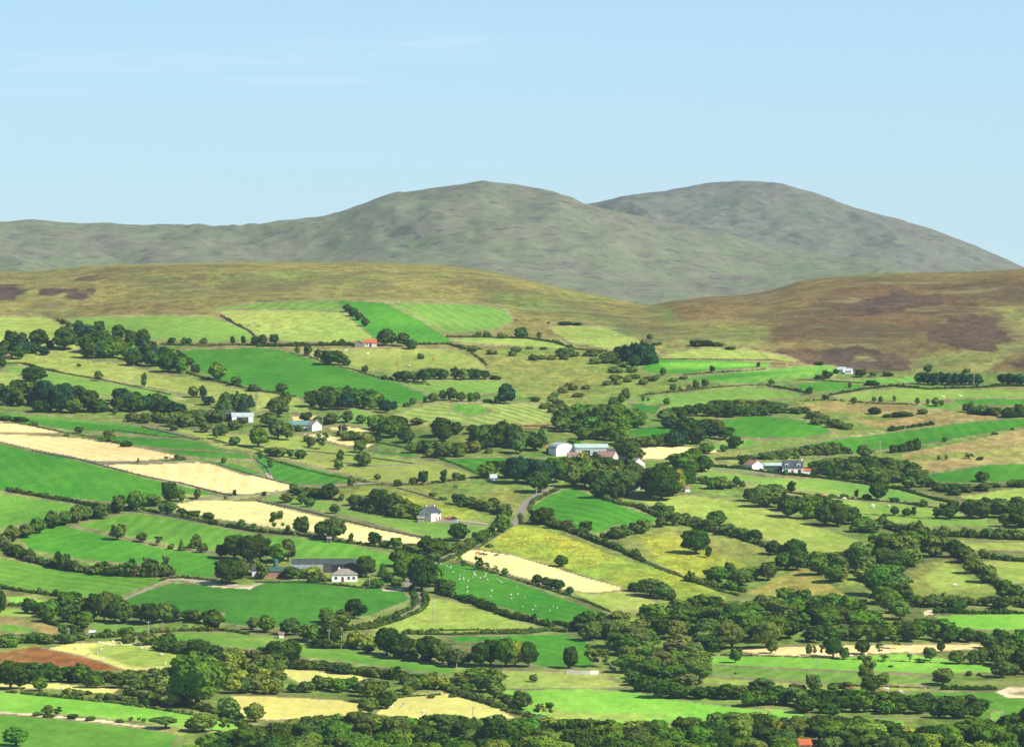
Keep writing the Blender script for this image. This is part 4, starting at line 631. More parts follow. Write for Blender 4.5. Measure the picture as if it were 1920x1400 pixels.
T('beside the grassy lane near the right wood', '1000 1278 14 14 o m;978 1330 32 34 o m;965 1330 24 20 b m;1012 1340 22 20 s m;1030 1343 22 24 s m;808 1308 12 6 b m;850 1306 14 6 b m;700 1318 44 42 o m;720 1328 34 30 o d;690 1338 36 30 o o;735 1320 20 26 o m')
# woods: (pixel outline, tree width, tree height, tones, kinds, phrase)
WOODS = [
((0, 646, 25, 641, 60, 643, 88, 655, 90, 672, 55, 676, -60, 674, -60, 645), 22, 24, 'dddk', 'o', 'in the dark wood at the far left under the moor'),
((140, 610, 190, 613, 205, 632, 245, 632, 275, 640, 295, 648, 330, 660, 352, 672, 378, 697, 376, 712, 330, 703, 300, 697, 240, 692, 230, 682, 165, 677, 152, 655), 24, 28, 'dddgk', 'o', 'in the long dark copse under the moor'),
((-60, 722, 20, 726, 55, 722, 120, 725, 150, 718, 165, 735, 200, 750, 215, 775, 210, 792, 160, 787, 120, 788, 90, 778, 50, 772, -60, 765), 32, 34, 'dddgk', 'oot', 'in the big wood at the left edge'),
((175, 738, 220, 732, 262, 740, 262, 772, 220, 775), 28, 28, 'ddk', 'o', 'in the middle left copse'), ((262, 748, 300, 740, 325, 757, 325, 776, 300, 780, 265, 772), 28, 26, 'ddk', 'o', 'in the copse beside the rough paddock'),
((225, 775, 310, 775, 400, 768, 400, 795, 330, 800, 240, 798), 20, 18, 'mmo', 'b', 'in the scrub beside the grey barn'),
((384, 745, 430, 740, 480, 744, 490, 760, 488, 776, 385, 779), 26, 34, 'dkm', 'ccto', 'in the fir plantation behind the grey barn'),
((578, 745, 600, 730, 650, 727, 700, 735, 738, 757, 737, 778, 700, 770, 640, 768, 578, 777), 22, 26, 'ddkg', 'ot', 'in the dark copse below the vivid slope'),
((695, 790, 740, 780, 768, 795, 775, 830, 722, 832, 698, 815), 32, 32, 'ddg', 'o', 'in the clump right of the teal roof'),
((610, 806, 640, 805, 690, 812, 720, 825, 700, 832, 640, 825), 20, 16, 'mdo', 'b', 'in the scrub under the small stubble patch'),
((730, 838, 800, 828, 900, 830, 930, 850, 860, 858, 790, 858), 22, 20, 'mmod', 'ob', 'in the scrubby strip above the vivid middle field'),
((775, 785, 805, 785, 808, 810, 775, 810), 34, 26, 'dm', 'o', 'beside the brown path under the hay field'), ((815, 792, 860, 790, 862, 830, 820, 830), 32, 30, 'dm', 'o', 'under the left side of the hay field'),
((885, 800, 940, 798, 980, 805, 1005, 820, 990, 852, 900, 850, 880, 830), 30, 30, 'dgdm', 'o', 'in the wood left of the white walled farm'),
((1050, 772, 1090, 762, 1150, 760, 1210, 775, 1215, 800, 1165, 815, 1195, 850, 1150, 838, 1080, 830, 1050, 808), 28, 28, 'dggm', 'o', 'in the wood behind the white walled farm'),
((1225, 768, 1300, 762, 1340, 752, 1420, 752, 1475, 757, 1475, 777, 1380, 782, 1300, 788, 1235, 790), 24, 20, 'mmd', 'o', 'in the belt under the upper right meadow'),
((1440, 770, 1500, 762, 1560, 785, 1612, 800, 1612, 812, 1560, 806, 1500, 786, 1440, 782), 24, 20, 'mmo', 'ob', 'in the scrub belt below the brown moor patch'),
((1220, 790, 1270, 785, 1340, 790, 1375, 805, 1370, 822, 1330, 832, 1290, 835, 1255, 806), 28, 24, 'ddk', 'o', 'in the copse between the two vivid fields'),
((1160, 825, 1260, 815, 1290, 820, 1300, 838, 1200, 838), 26, 22, 'mdg', 'o', 'along the top of the stubble patch by the farm'),
((1480, 842, 1560, 828, 1610, 845, 1520, 860, 1400, 862, 1370, 858), 14, 13, 'mmo', 'b', 'in the low scrub over the dormer house'),
((930, 867, 990, 862, 1030, 878, 1035, 908, 1020, 925, 960, 918, 930, 898), 34, 34, 'ddk', 'o', 'in the wood at the bend of the lane'),
((1022, 868, 1080, 855, 1130, 860, 1180, 868, 1200, 890, 1187, 938, 1150, 947, 1110, 927, 1050, 917, 1026, 902), 32, 34, 'dgdmo', 'o', 'in the wood below the white walled farm'),
((1195, 885, 1250, 872, 1290, 882, 1300, 905, 1280, 928, 1225, 930), 36, 38, 'ddk', 'o', 'around the half hidden white house'),
((1255, 855, 1320, 852, 1322, 887, 1270, 887), 30, 32, 'dg', 'o', 'behind the half hidden white house'), ((1300, 892, 1350, 897, 1390, 912, 1380, 930, 1310, 922), 26, 26, 'gmo', 'o', 'right of the half hidden white house'),
((1395, 922, 1450, 908, 1490, 930, 1560, 935, 1600, 958, 1640, 982, 1640, 1018, 1590, 1003, 1530, 985, 1440, 960, 1400, 947), 34, 36, 'ddgm', 'o', 'in the thick belt above the long light meadow'),
((1800, 945, 1850, 936, 1920, 948, 1980, 950, 1980, 990, 1860, 988, 1830, 970), 36, 34, 'ddm', 'o', 'in the wood at the right edge'),
((1505, 868, 1560, 860, 1640, 856, 1700, 866, 1745, 890, 1760, 915, 1700, 915, 1640, 905, 1540, 897), 22, 20, 'mmod', 'ob', 'in the scrub wood right of the dormer house'),
((1745, 905, 1830, 910, 1900, 900, 1990, 898, 1990, 912, 1860, 920, 1800, 930, 1750, 922), 26, 20, 'md', 'ob', 'in the hedge belt under the vivid right field'), ((1830, 935, 1990, 935, 1990, 950, 1850, 950), 26, 20, 'md', 'o', 'in the upper right edge belt'),
((1370, 1075, 1420, 1065, 1440, 1085, 1400, 1100, 1360, 1100), 30, 26, 'gmd', 'o', 'at the left end of the bracken pasture'),
((1510, 1045, 1600, 1030, 1640, 1005, 1700, 1000, 1770, 1010, 1780, 1040, 1720, 1065, 1690, 1095, 1712, 1120, 1720, 1150, 1690, 1165, 1650, 1155, 1600, 1130, 1560, 1095, 1520, 1070), 40, 34, 'mgogogd', 'oot', 'in the great valley wood at the right'),
((1060, 1170, 1110, 1152, 1180, 1142, 1230, 1132, 1290, 1126, 1400, 1120, 1480, 1125, 1600, 1142, 1690, 1165, 1700, 1180, 1560, 1185, 1510, 1172, 1500, 1205, 1440, 1222, 1330, 1222, 1325, 1262, 1320, 1295, 1290, 1312, 1200, 1285, 1175, 1262, 1148, 1232, 1110, 1205), 42, 36, 'mgogogdogn', 'oot', 'in the broad valley wood right of centre'),
((1500, 1180, 1560, 1178, 1700, 1165, 1740, 1160, 1800, 1172, 1850, 1188, 1990, 1180, 1990, 1262, 1880, 1268, 1845, 1208, 1700, 1208, 1500, 1208), 32, 30, 'ddgm', 'o', 'in the dark belt above the level fields'),
((1700, 1118, 1840, 1122, 1990, 1115, 1990, 1142, 1720, 1145), 26, 20, 'mod', 'ob', 'in the belt under the right hill pastures'),
((1160, 1255, 1200, 1262, 1290, 1290, 1420, 1288, 1560, 1295, 1690, 1300, 1850, 1312, 1850, 1348, 1700, 1345, 1560, 1348, 1440, 1330, 1340, 1318, 1240, 1308, 1180, 1288), 32, 28, 'dgdm', 'o', 'in the belt below the level right fields'),
((500, 1362, 560, 1345, 700, 1345, 860, 1345, 960, 1350, 1040, 1352, 1180, 1356, 1330, 1345, 1360, 1335, 1500, 1350, 1640, 1350, 1700, 1368, 1850, 1352, 1920, 1335, 1990, 1335, 1990, 1450, 320, 1450, 380, 1380, 450, 1372), 46, 42, 'dgmggodgyg', 'oot', 'in the bottom wood'),
((60, 1135, 130, 1115, 160, 1125, 150, 1168, 60, 1168), 30, 32, 'dmg', 'o', 'in the lower left wood'), ((160, 1125, 215, 1112, 232, 1138, 320, 1138, 400, 1152, 405, 1182, 330, 1172, 240, 1170, 165, 1168), 30, 34, 'dmdg', 'o', 'in the dark row under the lower left field'),
((130, 1150, 165, 1150, 170, 1180, 130, 1178), 30, 30, 'dg', 'o', 'left of the little white hut'), ((-60, 1190, 80, 1188, 160, 1190, 150, 1206, 60, 1212, -60, 1215), 22, 18, 'mgo', 'ob', 'in the scrub above the red bracken'),
((40, 1245, 150, 1252, 230, 1268, 225, 1292, 100, 1288, 45, 1278), 28, 28, 'ddg', 'o', 'in the dark belt below the red bracken'), ((230, 1258, 300, 1255, 330, 1250, 350, 1290, 330, 1312, 240, 1296), 26, 22, 'oom', 'ob', 'in the scrub left of the great oak'),
((120, 1288, 200, 1300, 330, 1318, 340, 1330, 200, 1316, 120, 1302), 22, 20, 'mod', 'b', 'in the hedge below the great oak field'),
((410, 1215, 480, 1222, 530, 1240, 520, 1300, 430, 1312, 405, 1270), 28, 26, 'oomy', 'o', 'in the olive scrub right of the great oak'),
((520, 1238, 600, 1240, 720, 1255, 850, 1272, 850, 1282, 720, 1272, 600, 1258, 520, 1256), 26, 22, 'mmd', 'ob', 'in the tall hedge below the curving green strip'),
((600, 1272, 720, 1278, 750, 1300, 700, 1308, 520, 1306, 530, 1290), 28, 26, 'mdgo', 'o', 'in the belt between the pale lower fields'), ((740, 1270, 830, 1270, 840, 1295, 750, 1305), 26, 24, 'ymg', 'o', 'in the yellowish clump over the pale field'),
((850, 1262, 920, 1252, 948, 1268, 940, 1300, 1000, 1325, 960, 1332, 900, 1305, 850, 1298), 28, 26, 'momg', 'o', 'in the clump beside the lower bright field'),
((560, 1200, 640, 1200, 700, 1215, 780, 1228, 870, 1240, 868, 1250, 760, 1238, 600, 1215), 30, 28, 'dmg', 'o', 'along the foot of the dark middle row'),
((1130, 705, 1200, 700, 1250, 705, 1300, 705, 1260, 720, 1200, 722, 1130, 728), 16, 10, 'mmo', 'b', 'in the scrub of the rushy valley'), ((960, 650, 1060, 652, 1160, 660, 1200, 690, 1180, 695, 1080, 675, 1000, 676, 960, 670), 16, 11, 'mmo', 'b', 'in the gorse under the yellow pasture'),
((1040, 720, 1100, 715, 1100, 745, 1040, 745), 16, 11, 'mmo', 'b', 'in the gorse patch of the rushy valley'), ((850, 643, 890, 650, 930, 655, 925, 666, 860, 655), 14, 9, 'mmo', 'b', 'in the gorse beside the sheep pasture'), ((980, 745, 1040, 740, 1060, 770, 1040, 780), 16, 11, 'mmo', 'b', 'in the scrub right of the hay field'),
((1130, 690, 1180, 684, 1195, 700, 1140, 706), 16, 11, 'mmo', 'b', 'in the gorse below the fir clump'),
]
def tidx(o): return o
cand = []
for poly, tw, th, tones, kinds, place in WOODS:
    P = np.array(poly, float).reshape(-1, 2); x0, y0 = P.min(0); x1, y1 = P.max(0)
    y = y1 - 1; row = 0
    while y > y0:
        sz = 1 + (y - 1000) * .0002
        xs = np.arange(x0 + (row % 2) * tw * .38, x1, tw * .74)
        for x in xs:
            xx = x + random.uniform(-.22, .22) * tw; yy = y + random.uniform(-.12, .12) * th
            q = random.choice(kinds); v_ = random.choice((.72, .9, 1, 1.1, 1.4) if th > 31 else (.75, .9, 1, 1.1)); h = th * v_ * random.uniform(.88, 1.12); w = tw * (.4 + .6 * v_) * random.uniform(.85, 1.25)
            if 'valley wood' in place and vnoise(np.array(xx / 52.), np.array(yy / 24.), 88) < .26: continue
            if 1476 < xx < 1540 and yy > 1396: continue
            if th < 13 and random.random() < .55: continue
            if not inpoly(np.array([xx]), np.array([yy]), P)[0]: continue
            for f_ in (1, .8, .62, .48, .36):
                if inpoly(np.array([xx]), np.array([yy - h * f_ * .78]), P)[0]: break
            else: continue
            if yy - h * f_ > 1404: continue
            cand.append((xx, yy, w * (f_ + 1) / 2, h * f_, q, random.choice(tones), place))
        y -= th * (.44 if th > 14 else .6); row += 1
hand = [q for q in TREES if q[2] > 0]
inview = lambda q: -10 < q[0] < 1930 and q[1] - q[3] < 1398
LIM = {'tree': 292, 'bush': 260, 'conifer': 200, 'thorn tree': 50}
cnt = {}; chosen = []; rest = []
for q in hand: cnt[KN[q[4]][1]] = cnt.get(KN[q[4]][1], 0) + 1
# past the limit the smallest hand placed trees join the rest
allq = sorted(hand + cand, key=lambda q: -(q[2] * q[3]) * (1.25 if q[6] not in [w_[5] for w_ in WOODS] else 1))
cnt = {}
for q in allq:
    k = KN[q[4]][1]
    if inview(q) and cnt.get(k, 0) < LIM[k]: cnt[k] = cnt.get(k, 0) + 1; chosen.append(q)
    else: rest.append(q)
print('trees', len(hand), len(cand), cnt, len(rest))
def tone(tc_, r=random):
    c = np.array(TONE[tc_]); v = r.uniform(.8, 1.25); return tuple(c * v * np.array([r.uniform(.85, 1.2), 1, r.uniform(.8, 1.2)])) + (1,)
chosen.sort(key=lambda q: (q[6], q[0]))
pts = at([q[0] for q in chosen], [q[1] for q in chosen])
grp = {}
for q in chosen: grp.setdefault((q[6], q[4], q[5]), []).append(q)
def size_word(q): return 'big ' if q[3] >= 42 else ''
used_lab = {}
for q, p in zip(chosen, pts):
    px, py, w, h, k, tn, place = q
    s = p[1] / FPX; L = grp[(place, k, tn)]; i = L.index(q); n = len(L)
    nm, cat_, nv = KN[k]
    if n == 1: which = ''
    elif i < 20: which = ORD[i] + ('' if i == 0 else '-from-left') + ' '
    elif n - 1 - i < 19: which = (ORD[n - 1 - i] + '-from-right ') if n - 1 - i else 'rightmost '
    else: which = 'middle '
    lab = f"{which}{TW[tn]} {KW[k]} {place}"
    H = h * s * 1.10; Wd = w * s * 1.22; j = (int(px * 7 + py * 3)) % nv; hi = 1 if h > 42 else 0
    cm_, tm_ = proto(k, j, hi); rz = random.uniform(0, 6.28) if k != 'w' else 0
    e = bpy.data.objects.new(nm, None); COL.objects.link(e); e.location = (p[0], p[1], p[2] - .05 * H * 0); e.rotation_euler = (0, 0, rz); e.scale = (Wd, Wd * random.uniform(.85, 1.1), H)
    e['label'] = lab; e['category'] = cat_; e['group'] = {'tree': 'trees', 'bush': 'bushes', 'conifer': 'conifers', 'thorn tree': 'thorn trees'}[cat_] + ' ' + place
    c = link('crown' if k != 'b' else 'foliage', cm_, e); c.color = tone(tn)
    link('trunk' if k != 'b' else 'stem', tm_, e)
# the remaining woods and scrub as one mass of low detail trees
LOW = {k: [crown(k, 900 + 7 * i + ord(k), {'b': 110}.get(k, 230), cs=CS2) for i in range(4)] for k in 'otsbcw'}
def merge(name, items, mats=(FOLA,)):
    VV = []; FF = []; CC = []; o = 0
    for (x, y, z, w, d, h, rz, k, col) in items:
        v, f = LOW[k][random.randrange(4)]; c, s_ = math.cos(rz), math.sin(rz)
        X = v[:, 0] * w; Yy = v[:, 1] * d
        VV.append(np.stack([x + X * c - Yy * s_, y + X * s_ + Yy * c, z + v[:, 2] * h], 1)); FF.append(f + o); o += len(v)
        CC.append(np.tile(np.array(col[:3]), (len(v), 1)))
    return mesh_np(name, np.concatenate(VV), np.concatenate(FF), mats, attrs=dict(tone=np.concatenate(CC)))
pr = at([q[0] for q in rest], [q[1] for q in rest])
it_w, it_s = [], []
for q, p in zip(rest, pr):
    s = p[1] / FPX
    (it_s if q[4] == 'b' else it_w).append((p[0], p[1], p[2], q[2] * s * 1.3, q[2] * s * 1.25, q[3] * s * 1.15, random.uniform(0, 6.28), q[4], tone(q[5])))
link('woodland', merge('woodland', it_w), kind='stuff', label='mass of mixed green trees filling the valley woods')
if it_s: link('scrub', merge('scrub', it_s), kind='stuff', label='scattered gorse and scrub on the rough valley ground')
# ------------------------------------------------------------------ hedgerows and walls
def resample(P, step):
    P = np.array(P); d = np.r_[0, np.cumsum(np.hypot(*np.diff(P[:, :2], axis=0).T))]; n = max(2, int(d[-1] / step)); t_ = np.linspace(0, d[-1], n)
    return np.stack([np.interp(t_, d, P[:, 0]), np.interp(t_, d, P[:, 1])], 1)
def path3(poly):
    q = np.array(poly, float).reshape(-1, 2); d = np.r_[0, np.cumsum(np.hypot(*np.diff(q, axis=0).T))]; t_ = np.arange(0, d[-1], 6)
    return at(np.interp(t_, d, q[:, 0]), np.interp(t_, d, q[:, 1]))
def hedge(poly, h, tones, gap, lab, wd=1.0):
    Q = resample(path3(poly), h * .48); items = []
    for x, y in Q:
        if random.random() < gap: continue
        vv = .95 + .75 * float(vnoise(np.array(x / 9.), np.array(y / 9.), 77) - .5) + (.5 if random.random() < .07 else 0); hh = h * vv * random.uniform(.75, 1.25); ww = h * vv ** .5 * random.uniform(.9, 1.5) * wd
        x += random.uniform(-.2, .2) * h; y += random.uniform(-.25, .25) * h
        items.append((x, y, float(height(x, y)) - .1, ww, ww, hh, random.uniform(0, 6.28), 'b', tone(random.choice(tones))))
    if items: link('hedge', merge('hedge', items), label=lab, category='hedge', group='hedges between the fields')
HEDGES = [
((15, 920, 60, 928, 120, 938, 182, 950), 1.9, 'dm', 0, 'low clipped hedge between the two left green fields'),
((0, 1016, 30, 1008, 60, 996, 110, 984, 140, 977, 165, 970, 200, 962, 245, 955), 3.2, 'dm', 0, 'tall ragged hedge rising from the left edge to the stubble field'),
((-40, 1010, 0, 1022, 20, 1035, 60, 1052, 100, 1062, 150, 1072, 200, 1076, 250, 1080, 310, 1080), 4.6, 'dmdn', 0, 'long dark overgrown hedge curving below the left field'),
((265, 955, 300, 963, 340, 970, 400, 982, 450, 991, 480, 996, 560, 1003, 640, 1016, 700, 1024), 1.8, 'dmo', .25, 'hedge along the lower edge of the long stubble field'),
((155, 625, 140, 612, 105, 600), 1.2, 'mn', .3, 'straggling hedge climbing toward the moor at the left'),
((0, 682, 40, 681, 80, 692, 130, 702, 190, 712), 1.3, 'mo', .15, 'thin hedge crossing the far left pasture'), ((190, 712, 250, 725, 320, 740), .7, 'n', .1, 'faint low hedge across the tan pasture'),
((300, 646, 345, 648, 400, 648, 440, 647, 480, 648), 1.2, 'mdn', .15, 'hedge under the upper left meadow'), ((485, 650, 540, 649, 600, 648, 665, 648), 2.4, 'd', 0, 'thick dark hedge running left from the ruined cottage'),
((775, 646, 800, 646, 840, 645, 865, 652, 900, 655), 1.8, 'md', .05, 'hedge running right from the ruined cottage trees'), ((415, 592, 440, 607, 470, 622, 485, 640), 1.1, 'n', .1, 'brown ragged bank beside the pale upper field'),
((350, 700, 380, 708, 430, 720, 480, 732, 520, 738, 560, 745), 1.3, 'mdo', .2, 'hedge under the vivid slope at the left'), ((570, 664, 620, 685, 660, 692, 700, 706, 760, 718, 810, 722), .9, 'no', .35, 'broken hedge on top of the vivid slope'),
((885, 662, 905, 677, 915, 688), 1.2, 'mn', .1, 'short dark hedge on the right of the cottage pasture'), ((840, 632, 870, 632, 920, 633, 990, 635, 1040, 642, 1080, 655, 1140, 660), 1.6, 'mdn', .1, 'hedge below the sheep pasture under the moor'),
((0, 793, 30, 793, 60, 798, 120, 811, 190, 823, 240, 836), .7, 'no', .3, 'low bank between the two upper straw fields'), ((210, 806, 300, 818, 400, 824, 480, 843, 520, 855), .7, 'no', .3, 'low bank under the left vivid strip'),
((640, 913, 700, 908, 760, 909, 800, 909), .8, 'mo', .3, 'low bank above the flowery field'), ((800, 908, 860, 900, 900, 893, 950, 880), 1.0, 'mo', .3, 'broken hedge behind the flowery field'),
((660, 955, 700, 962, 760, 972, 790, 975), 2.6, 'dm', 0, 'thick hedge running up to the pinkish white house'), ((548, 923, 580, 930, 610, 935, 640, 938), 2.4, 'dm', 0, 'bushy hedge at the end of the third straw field'),
((870, 948, 920, 960, 955, 968), 2.2, 'dm', .05, 'dark hedge right of the pinkish white house'), ((955, 962, 900, 1012, 860, 1030, 800, 1050), 2.6, 'md', .05, 'hedge lining the lane above the pale straw field'),
((935, 998, 900, 1017, 862, 1040, 820, 1056), 1.6, 'md', .05, 'lower hedge lining the lane above the sheep'),
((975, 965, 978, 985), 1.5, 'm', .1, 'short hedge at the lane corner'), ((1045, 918, 1020, 930, 1000, 940, 992, 955, 1000, 965), 1.8, 'm', .05, 'hedge on the right side of the curving lane'),
((1000, 975, 1040, 988, 1080, 1000, 1100, 1008, 1130, 1020, 1165, 1033, 1185, 1042, 1210, 1054), 2.4, 'dm', 0, 'dark hedge falling away below the vivid triangular field'), ((1130, 1008, 1180, 1003, 1215, 993), 2.2, 'mn', .05, 'bushy hedge at the foot of the vivid triangular field'),
((1120, 930, 1160, 945, 1200, 952, 1240, 970, 1280, 982, 1340, 998, 1400, 1012, 1450, 1030, 1490, 1050), 2.6, 'mdo', .05, 'long bushy hedge below the light sloping meadow'),
((1210, 1054, 1240, 1068, 1290, 1085, 1340, 1105, 1390, 1118), 1.2, 'mo', .3, 'sparse hedge at the edge of the yellow flowered field'), ((1290, 1088, 1340, 1100, 1400, 1110), 3.0, 'mg', 0, 'thick hedge left of the bracken pasture'),
((835, 1036, 900, 1025, 960, 985), .8, 'mo', .3, 'low bank round the top of the pale straw field'), ((865, 1055, 920, 1072, 980, 1090, 1040, 1108, 1100, 1128, 1145, 1147), .9, 'mno', .15, 'low hedge between the straw field and the sheep field'),
((820, 1112, 860, 1122, 900, 1135, 960, 1158, 1000, 1166, 1035, 1175), 2.8, 'd', 0, 'dark hedge below the field full of sheep'), ((1040, 1170, 1060, 1172, 1085, 1182, 1110, 1190), 2.2, 'd', 0, 'dark hedge joining the valley wood'),
((660, 1180, 700, 1170, 740, 1155, 770, 1142, 782, 1128, 775, 1112, 768, 1100), 1.7, 'md', 0, 'clipped hedge along the upper side of the curving road'), ((650, 1182, 700, 1178, 750, 1162, 790, 1145, 800, 1130, 795, 1112), 1.7, 'md', 0, 'clipped hedge along the lower side of the curving road'),
((760, 1188, 840, 1190, 900, 1188, 980, 1188, 1030, 1182, 1065, 1185), 1.8, 'm', 0, 'straight hedge under the triangular road field'), ((800, 1183, 900, 1181, 1000, 1181, 1060, 1180), 1.0, 'mo', 0, 'low trimmed hedge just above the straight hedge'),
((0, 1102, 40, 1108, 90, 1115, 150, 1120), 2.2, 'md', .1, 'ragged hedge along the lower left field'), ((0, 1136, 40, 1135, 80, 1140), 1.8, 'm', .1, 'short hedge in the lower left corner fields'), ((85, 1166, 120, 1176, 160, 1186), 1.6, 'md', 0, 'hedge running to the little white hut'),
((175, 1196, 230, 1193, 290, 1186, 350, 1182, 400, 1182), 2.2, 'mo', 0, 'hedge right of the little white hut'), ((400, 1180, 440, 1184, 470, 1190), 1.5, 'm', 0, 'low hedge at the end of the curving green strip'),
((300, 1218, 340, 1224, 390, 1230, 430, 1245), 3.4, 'dm', 0, 'dense hedge above the great oak'), ((0, 1296, 60, 1302, 140, 1310, 220, 1318, 300, 1330, 380, 1343, 450, 1358, 500, 1368), 1.3, 'mo', .35, 'scrappy hedge along the bright lower left field'),
((240, 1302, 330, 1318, 400, 1335, 450, 1350), 2.6, 'mod', .1, 'bushy hedge under the great oak'), ((510, 1252, 600, 1255, 700, 1268, 760, 1275, 830, 1282), 3.2, 'md', 0, 'long thick hedge below the curving green strip'),
((930, 1325, 960, 1335, 1000, 1345), 2.0, 'mo', .2, 'scrub hedge at the left of the bright lower field'), ((830, 1290, 880, 1308, 940, 1325), 2.6, 'mo', 0, 'dense hedge right of the pale lower field'),
((735, 1308, 790, 1304, 830, 1302), 1.3, 'm', .15, 'low hedge on top of the pale lower field'), ((1650, 985, 1700, 1000, 1760, 1004, 1840, 1008, 1990, 1015), 4.2, 'dm', 0, 'thick hedge crossing to the right edge'),
((1840, 1045, 1880, 1050, 1990, 1056), 3.2, 'md', 0, 'hedge above the light field at the right edge'), ((1790, 1030, 1820, 1060, 1860, 1090, 1900, 1115), 3.2, 'md', 0, 'dark hedge beside the pointed olive pasture'),
((1755, 1148, 1830, 1150, 1920, 1150, 1990, 1150), 2.2, 'd', 0, 'dark hedge over the vivid lower right field'), ((1700, 1122, 1780, 1125, 1880, 1128), 2.0, 'mo', .05, 'hedge below the pointed olive pasture'),
((1440, 886, 1470, 890, 1530, 895, 1600, 904, 1690, 918, 1760, 938, 1800, 945), 1.6, 'd', 0, 'long hedge below the white dormer house'), ((1330, 874, 1400, 880, 1440, 886), 1.6, 'd', 0, 'trimmed hedge in front of the white bungalow'),
((1480, 924, 1540, 932, 1600, 936, 1680, 942, 1740, 950, 1790, 960), 1.0, 'nm', .2, 'brown broken hedge above the cattle meadow'), ((1600, 962, 1700, 970, 1800, 976), .5, 'm', .3, 'faint low hedge across the cattle meadow'),
((1345, 862, 1440, 858, 1500, 852, 1600, 850), 1.8, 'md', .05, 'hedge along the lower edge of the long vivid field'), ((1555, 741, 1620, 730, 1680, 724, 1740, 730, 1830, 727, 1880, 724, 1980, 724), 1.4, 'd', 0, 'dark wavy hedge under the foot of the heather hill'),
((1440, 724, 1480, 730, 1520, 738), 1.5, 'd', .05, 'short hedge beside the striped far fields'), ((1500, 712, 1560, 715, 1620, 718), .9, 'm', .2, 'thin hedge between the striped far fields'), ((1200, 742, 1260, 735, 1340, 727, 1400, 722, 1450, 722), 1.0, 'mn', .3, 'thin hedge on top of the upper right meadow'),
((1500, 752, 1560, 750, 1640, 757, 1720, 758), .9, 'mn', .4, 'thin hedge above the brown rough ground'), ((1670, 808, 1700, 802, 1750, 796), 2.4, 'd', 0, 'dark hedge at the top of the long vivid field'),
((1280, 703, 1340, 699, 1440, 692), .7, 'n', .5, 'faint broken hedge over the striped far fields'), ((1240, 673, 1340, 674, 1440, 675, 1500, 680), .7, 'n', .2, 'low wall-like hedge under the yellow knoll'),
((1350, 1228, 1450, 1230, 1560, 1234, 1700, 1240, 1860, 1247), .6, 'n', .45, 'sparse low hedge through the level lower right fields'), ((1770, 1292, 1840, 1293, 1870, 1292), 1.6, 'd', 0, 'low dark hedge left of the sandy bend'), ((1560, 1285, 1650, 1287, 1750, 1290), .7, 'mo', .3, 'low broken hedge above the cattle at the lower right'),
((480, 850, 520, 866, 570, 880, 620, 892, 700, 906), .8, 'no', .2, 'low bank over the vivid wedge field'), ((700, 828, 760, 840, 800, 850, 860, 872, 900, 890), 1.0, 'no', .2, 'ragged bank above the right vivid field'), ((860, 800, 950, 800, 1040, 798), .8, 'n', .2, 'brown bank under the round hay field'),
((300, 1088, 340, 1082, 400, 1088, 440, 1094), 1.0, 'dn', .3, 'short hedge left of the grey farm sheds'), ((480, 1092, 560, 1092, 600, 1094, 700, 1104), .9, 'dm', .1, 'garden hedge in front of the white bungalow'),
]
for h_ in HEDGES: hedge(*h_)
def wall_run(name, poly, h, wd, m_, lab, cat_, jag=.25):
    Q = resample(path3(poly), 2.2); n = len(Q); d = np.gradient(Q, axis=0); d /= np.linalg.norm(d, axis=1)[:, None] + 1e-9; nn = np.stack([-d[:, 1], d[:, 0]], 1)
    z = height(Q[:, 0], Q[:, 1]); hh = h * (1 + np.array([random.uniform(-jag, jag) for _ in range(n)])); V = []
    for k, (sx, zz) in enumerate(((-1, -.3), (-.75, 1), (.75, 1), (1, -.3))):
        V.append(np.stack([Q[:, 0] + nn[:, 0] * wd / 2 * sx, Q[:, 1] + nn[:, 1] * wd / 2 * sx, z + (hh if zz == 1 else -.3)], 1))
    V = np.stack(V, 1).reshape(-1, 3); F = []
    for i in range(n - 1):
        for k in range(3): F.append((i * 4 + k, i * 4 + 4 + k, i * 4 + 5 + k, i * 4 + 1 + k))
    F.append((0, 1, 2, 3)); b = (n - 1) * 4; F.append((b + 3, b + 2, b + 1, b))
    o = link(name, mesh_np(name, V, F, [m_]), label=lab, category=cat_)
    return o
WALLS = [
((170, 866, 240, 866, 300, 868, 370, 865, 400, 868, 440, 880, 480, 892, 545, 908, 620, 911, 700, 906), 'dry stone wall along the top of the third straw field'), ((60, 846, 150, 862, 210, 878, 280, 896, 340, 906, 400, 922, 435, 930), 'dry stone wall between vivid field and straw field'),
((325, 934, 400, 934, 480, 929, 560, 917), 'stone wall above the long stubble field'), ((480, 938, 560, 955, 640, 974, 720, 994, 797, 1008), 'stone wall along the top right of the long stubble field'),
((240, 958, 300, 965, 360, 975, 440, 987), 'stone wall below the big round trees at the left'), ((1215, 1053, 1245, 1066, 1280, 1078), 'grey stone wall at the end of the falling hedge'),
((400, 828, 470, 838, 520, 842, 600, 848, 690, 858, 780, 870), 'broken stone wall across the middle pasture'), ((640, 868, 700, 874, 760, 872, 800, 870), 'short stone wall in the middle pasture'), ((480, 862, 500, 875, 508, 893), 'stone wall and track joining the vivid wedge fields'),
((230, 1125, 260, 1112, 290, 1098, 320, 1085), 'stone faced bank running down the lower left field'), ((265, 800, 300, 808, 345, 818, 370, 826), 'stone wall under the big left wood'), ((700, 907, 760, 906, 830, 902), 'stone wall beside the flowery field'), ((990, 1182, 1020, 1182), 'short stone wall by the straight hedge'),
((745, 915, 790, 927, 830, 940), 'stone wall crossing the flowery field'), ((25, 1005, 60, 992, 100, 984), 'stone footed bank at the left edge'),
]
for w_, lab in WALLS: wall_run('stone_wall', w_, .6, .55, MM['stone'], lab, 'stone wall')
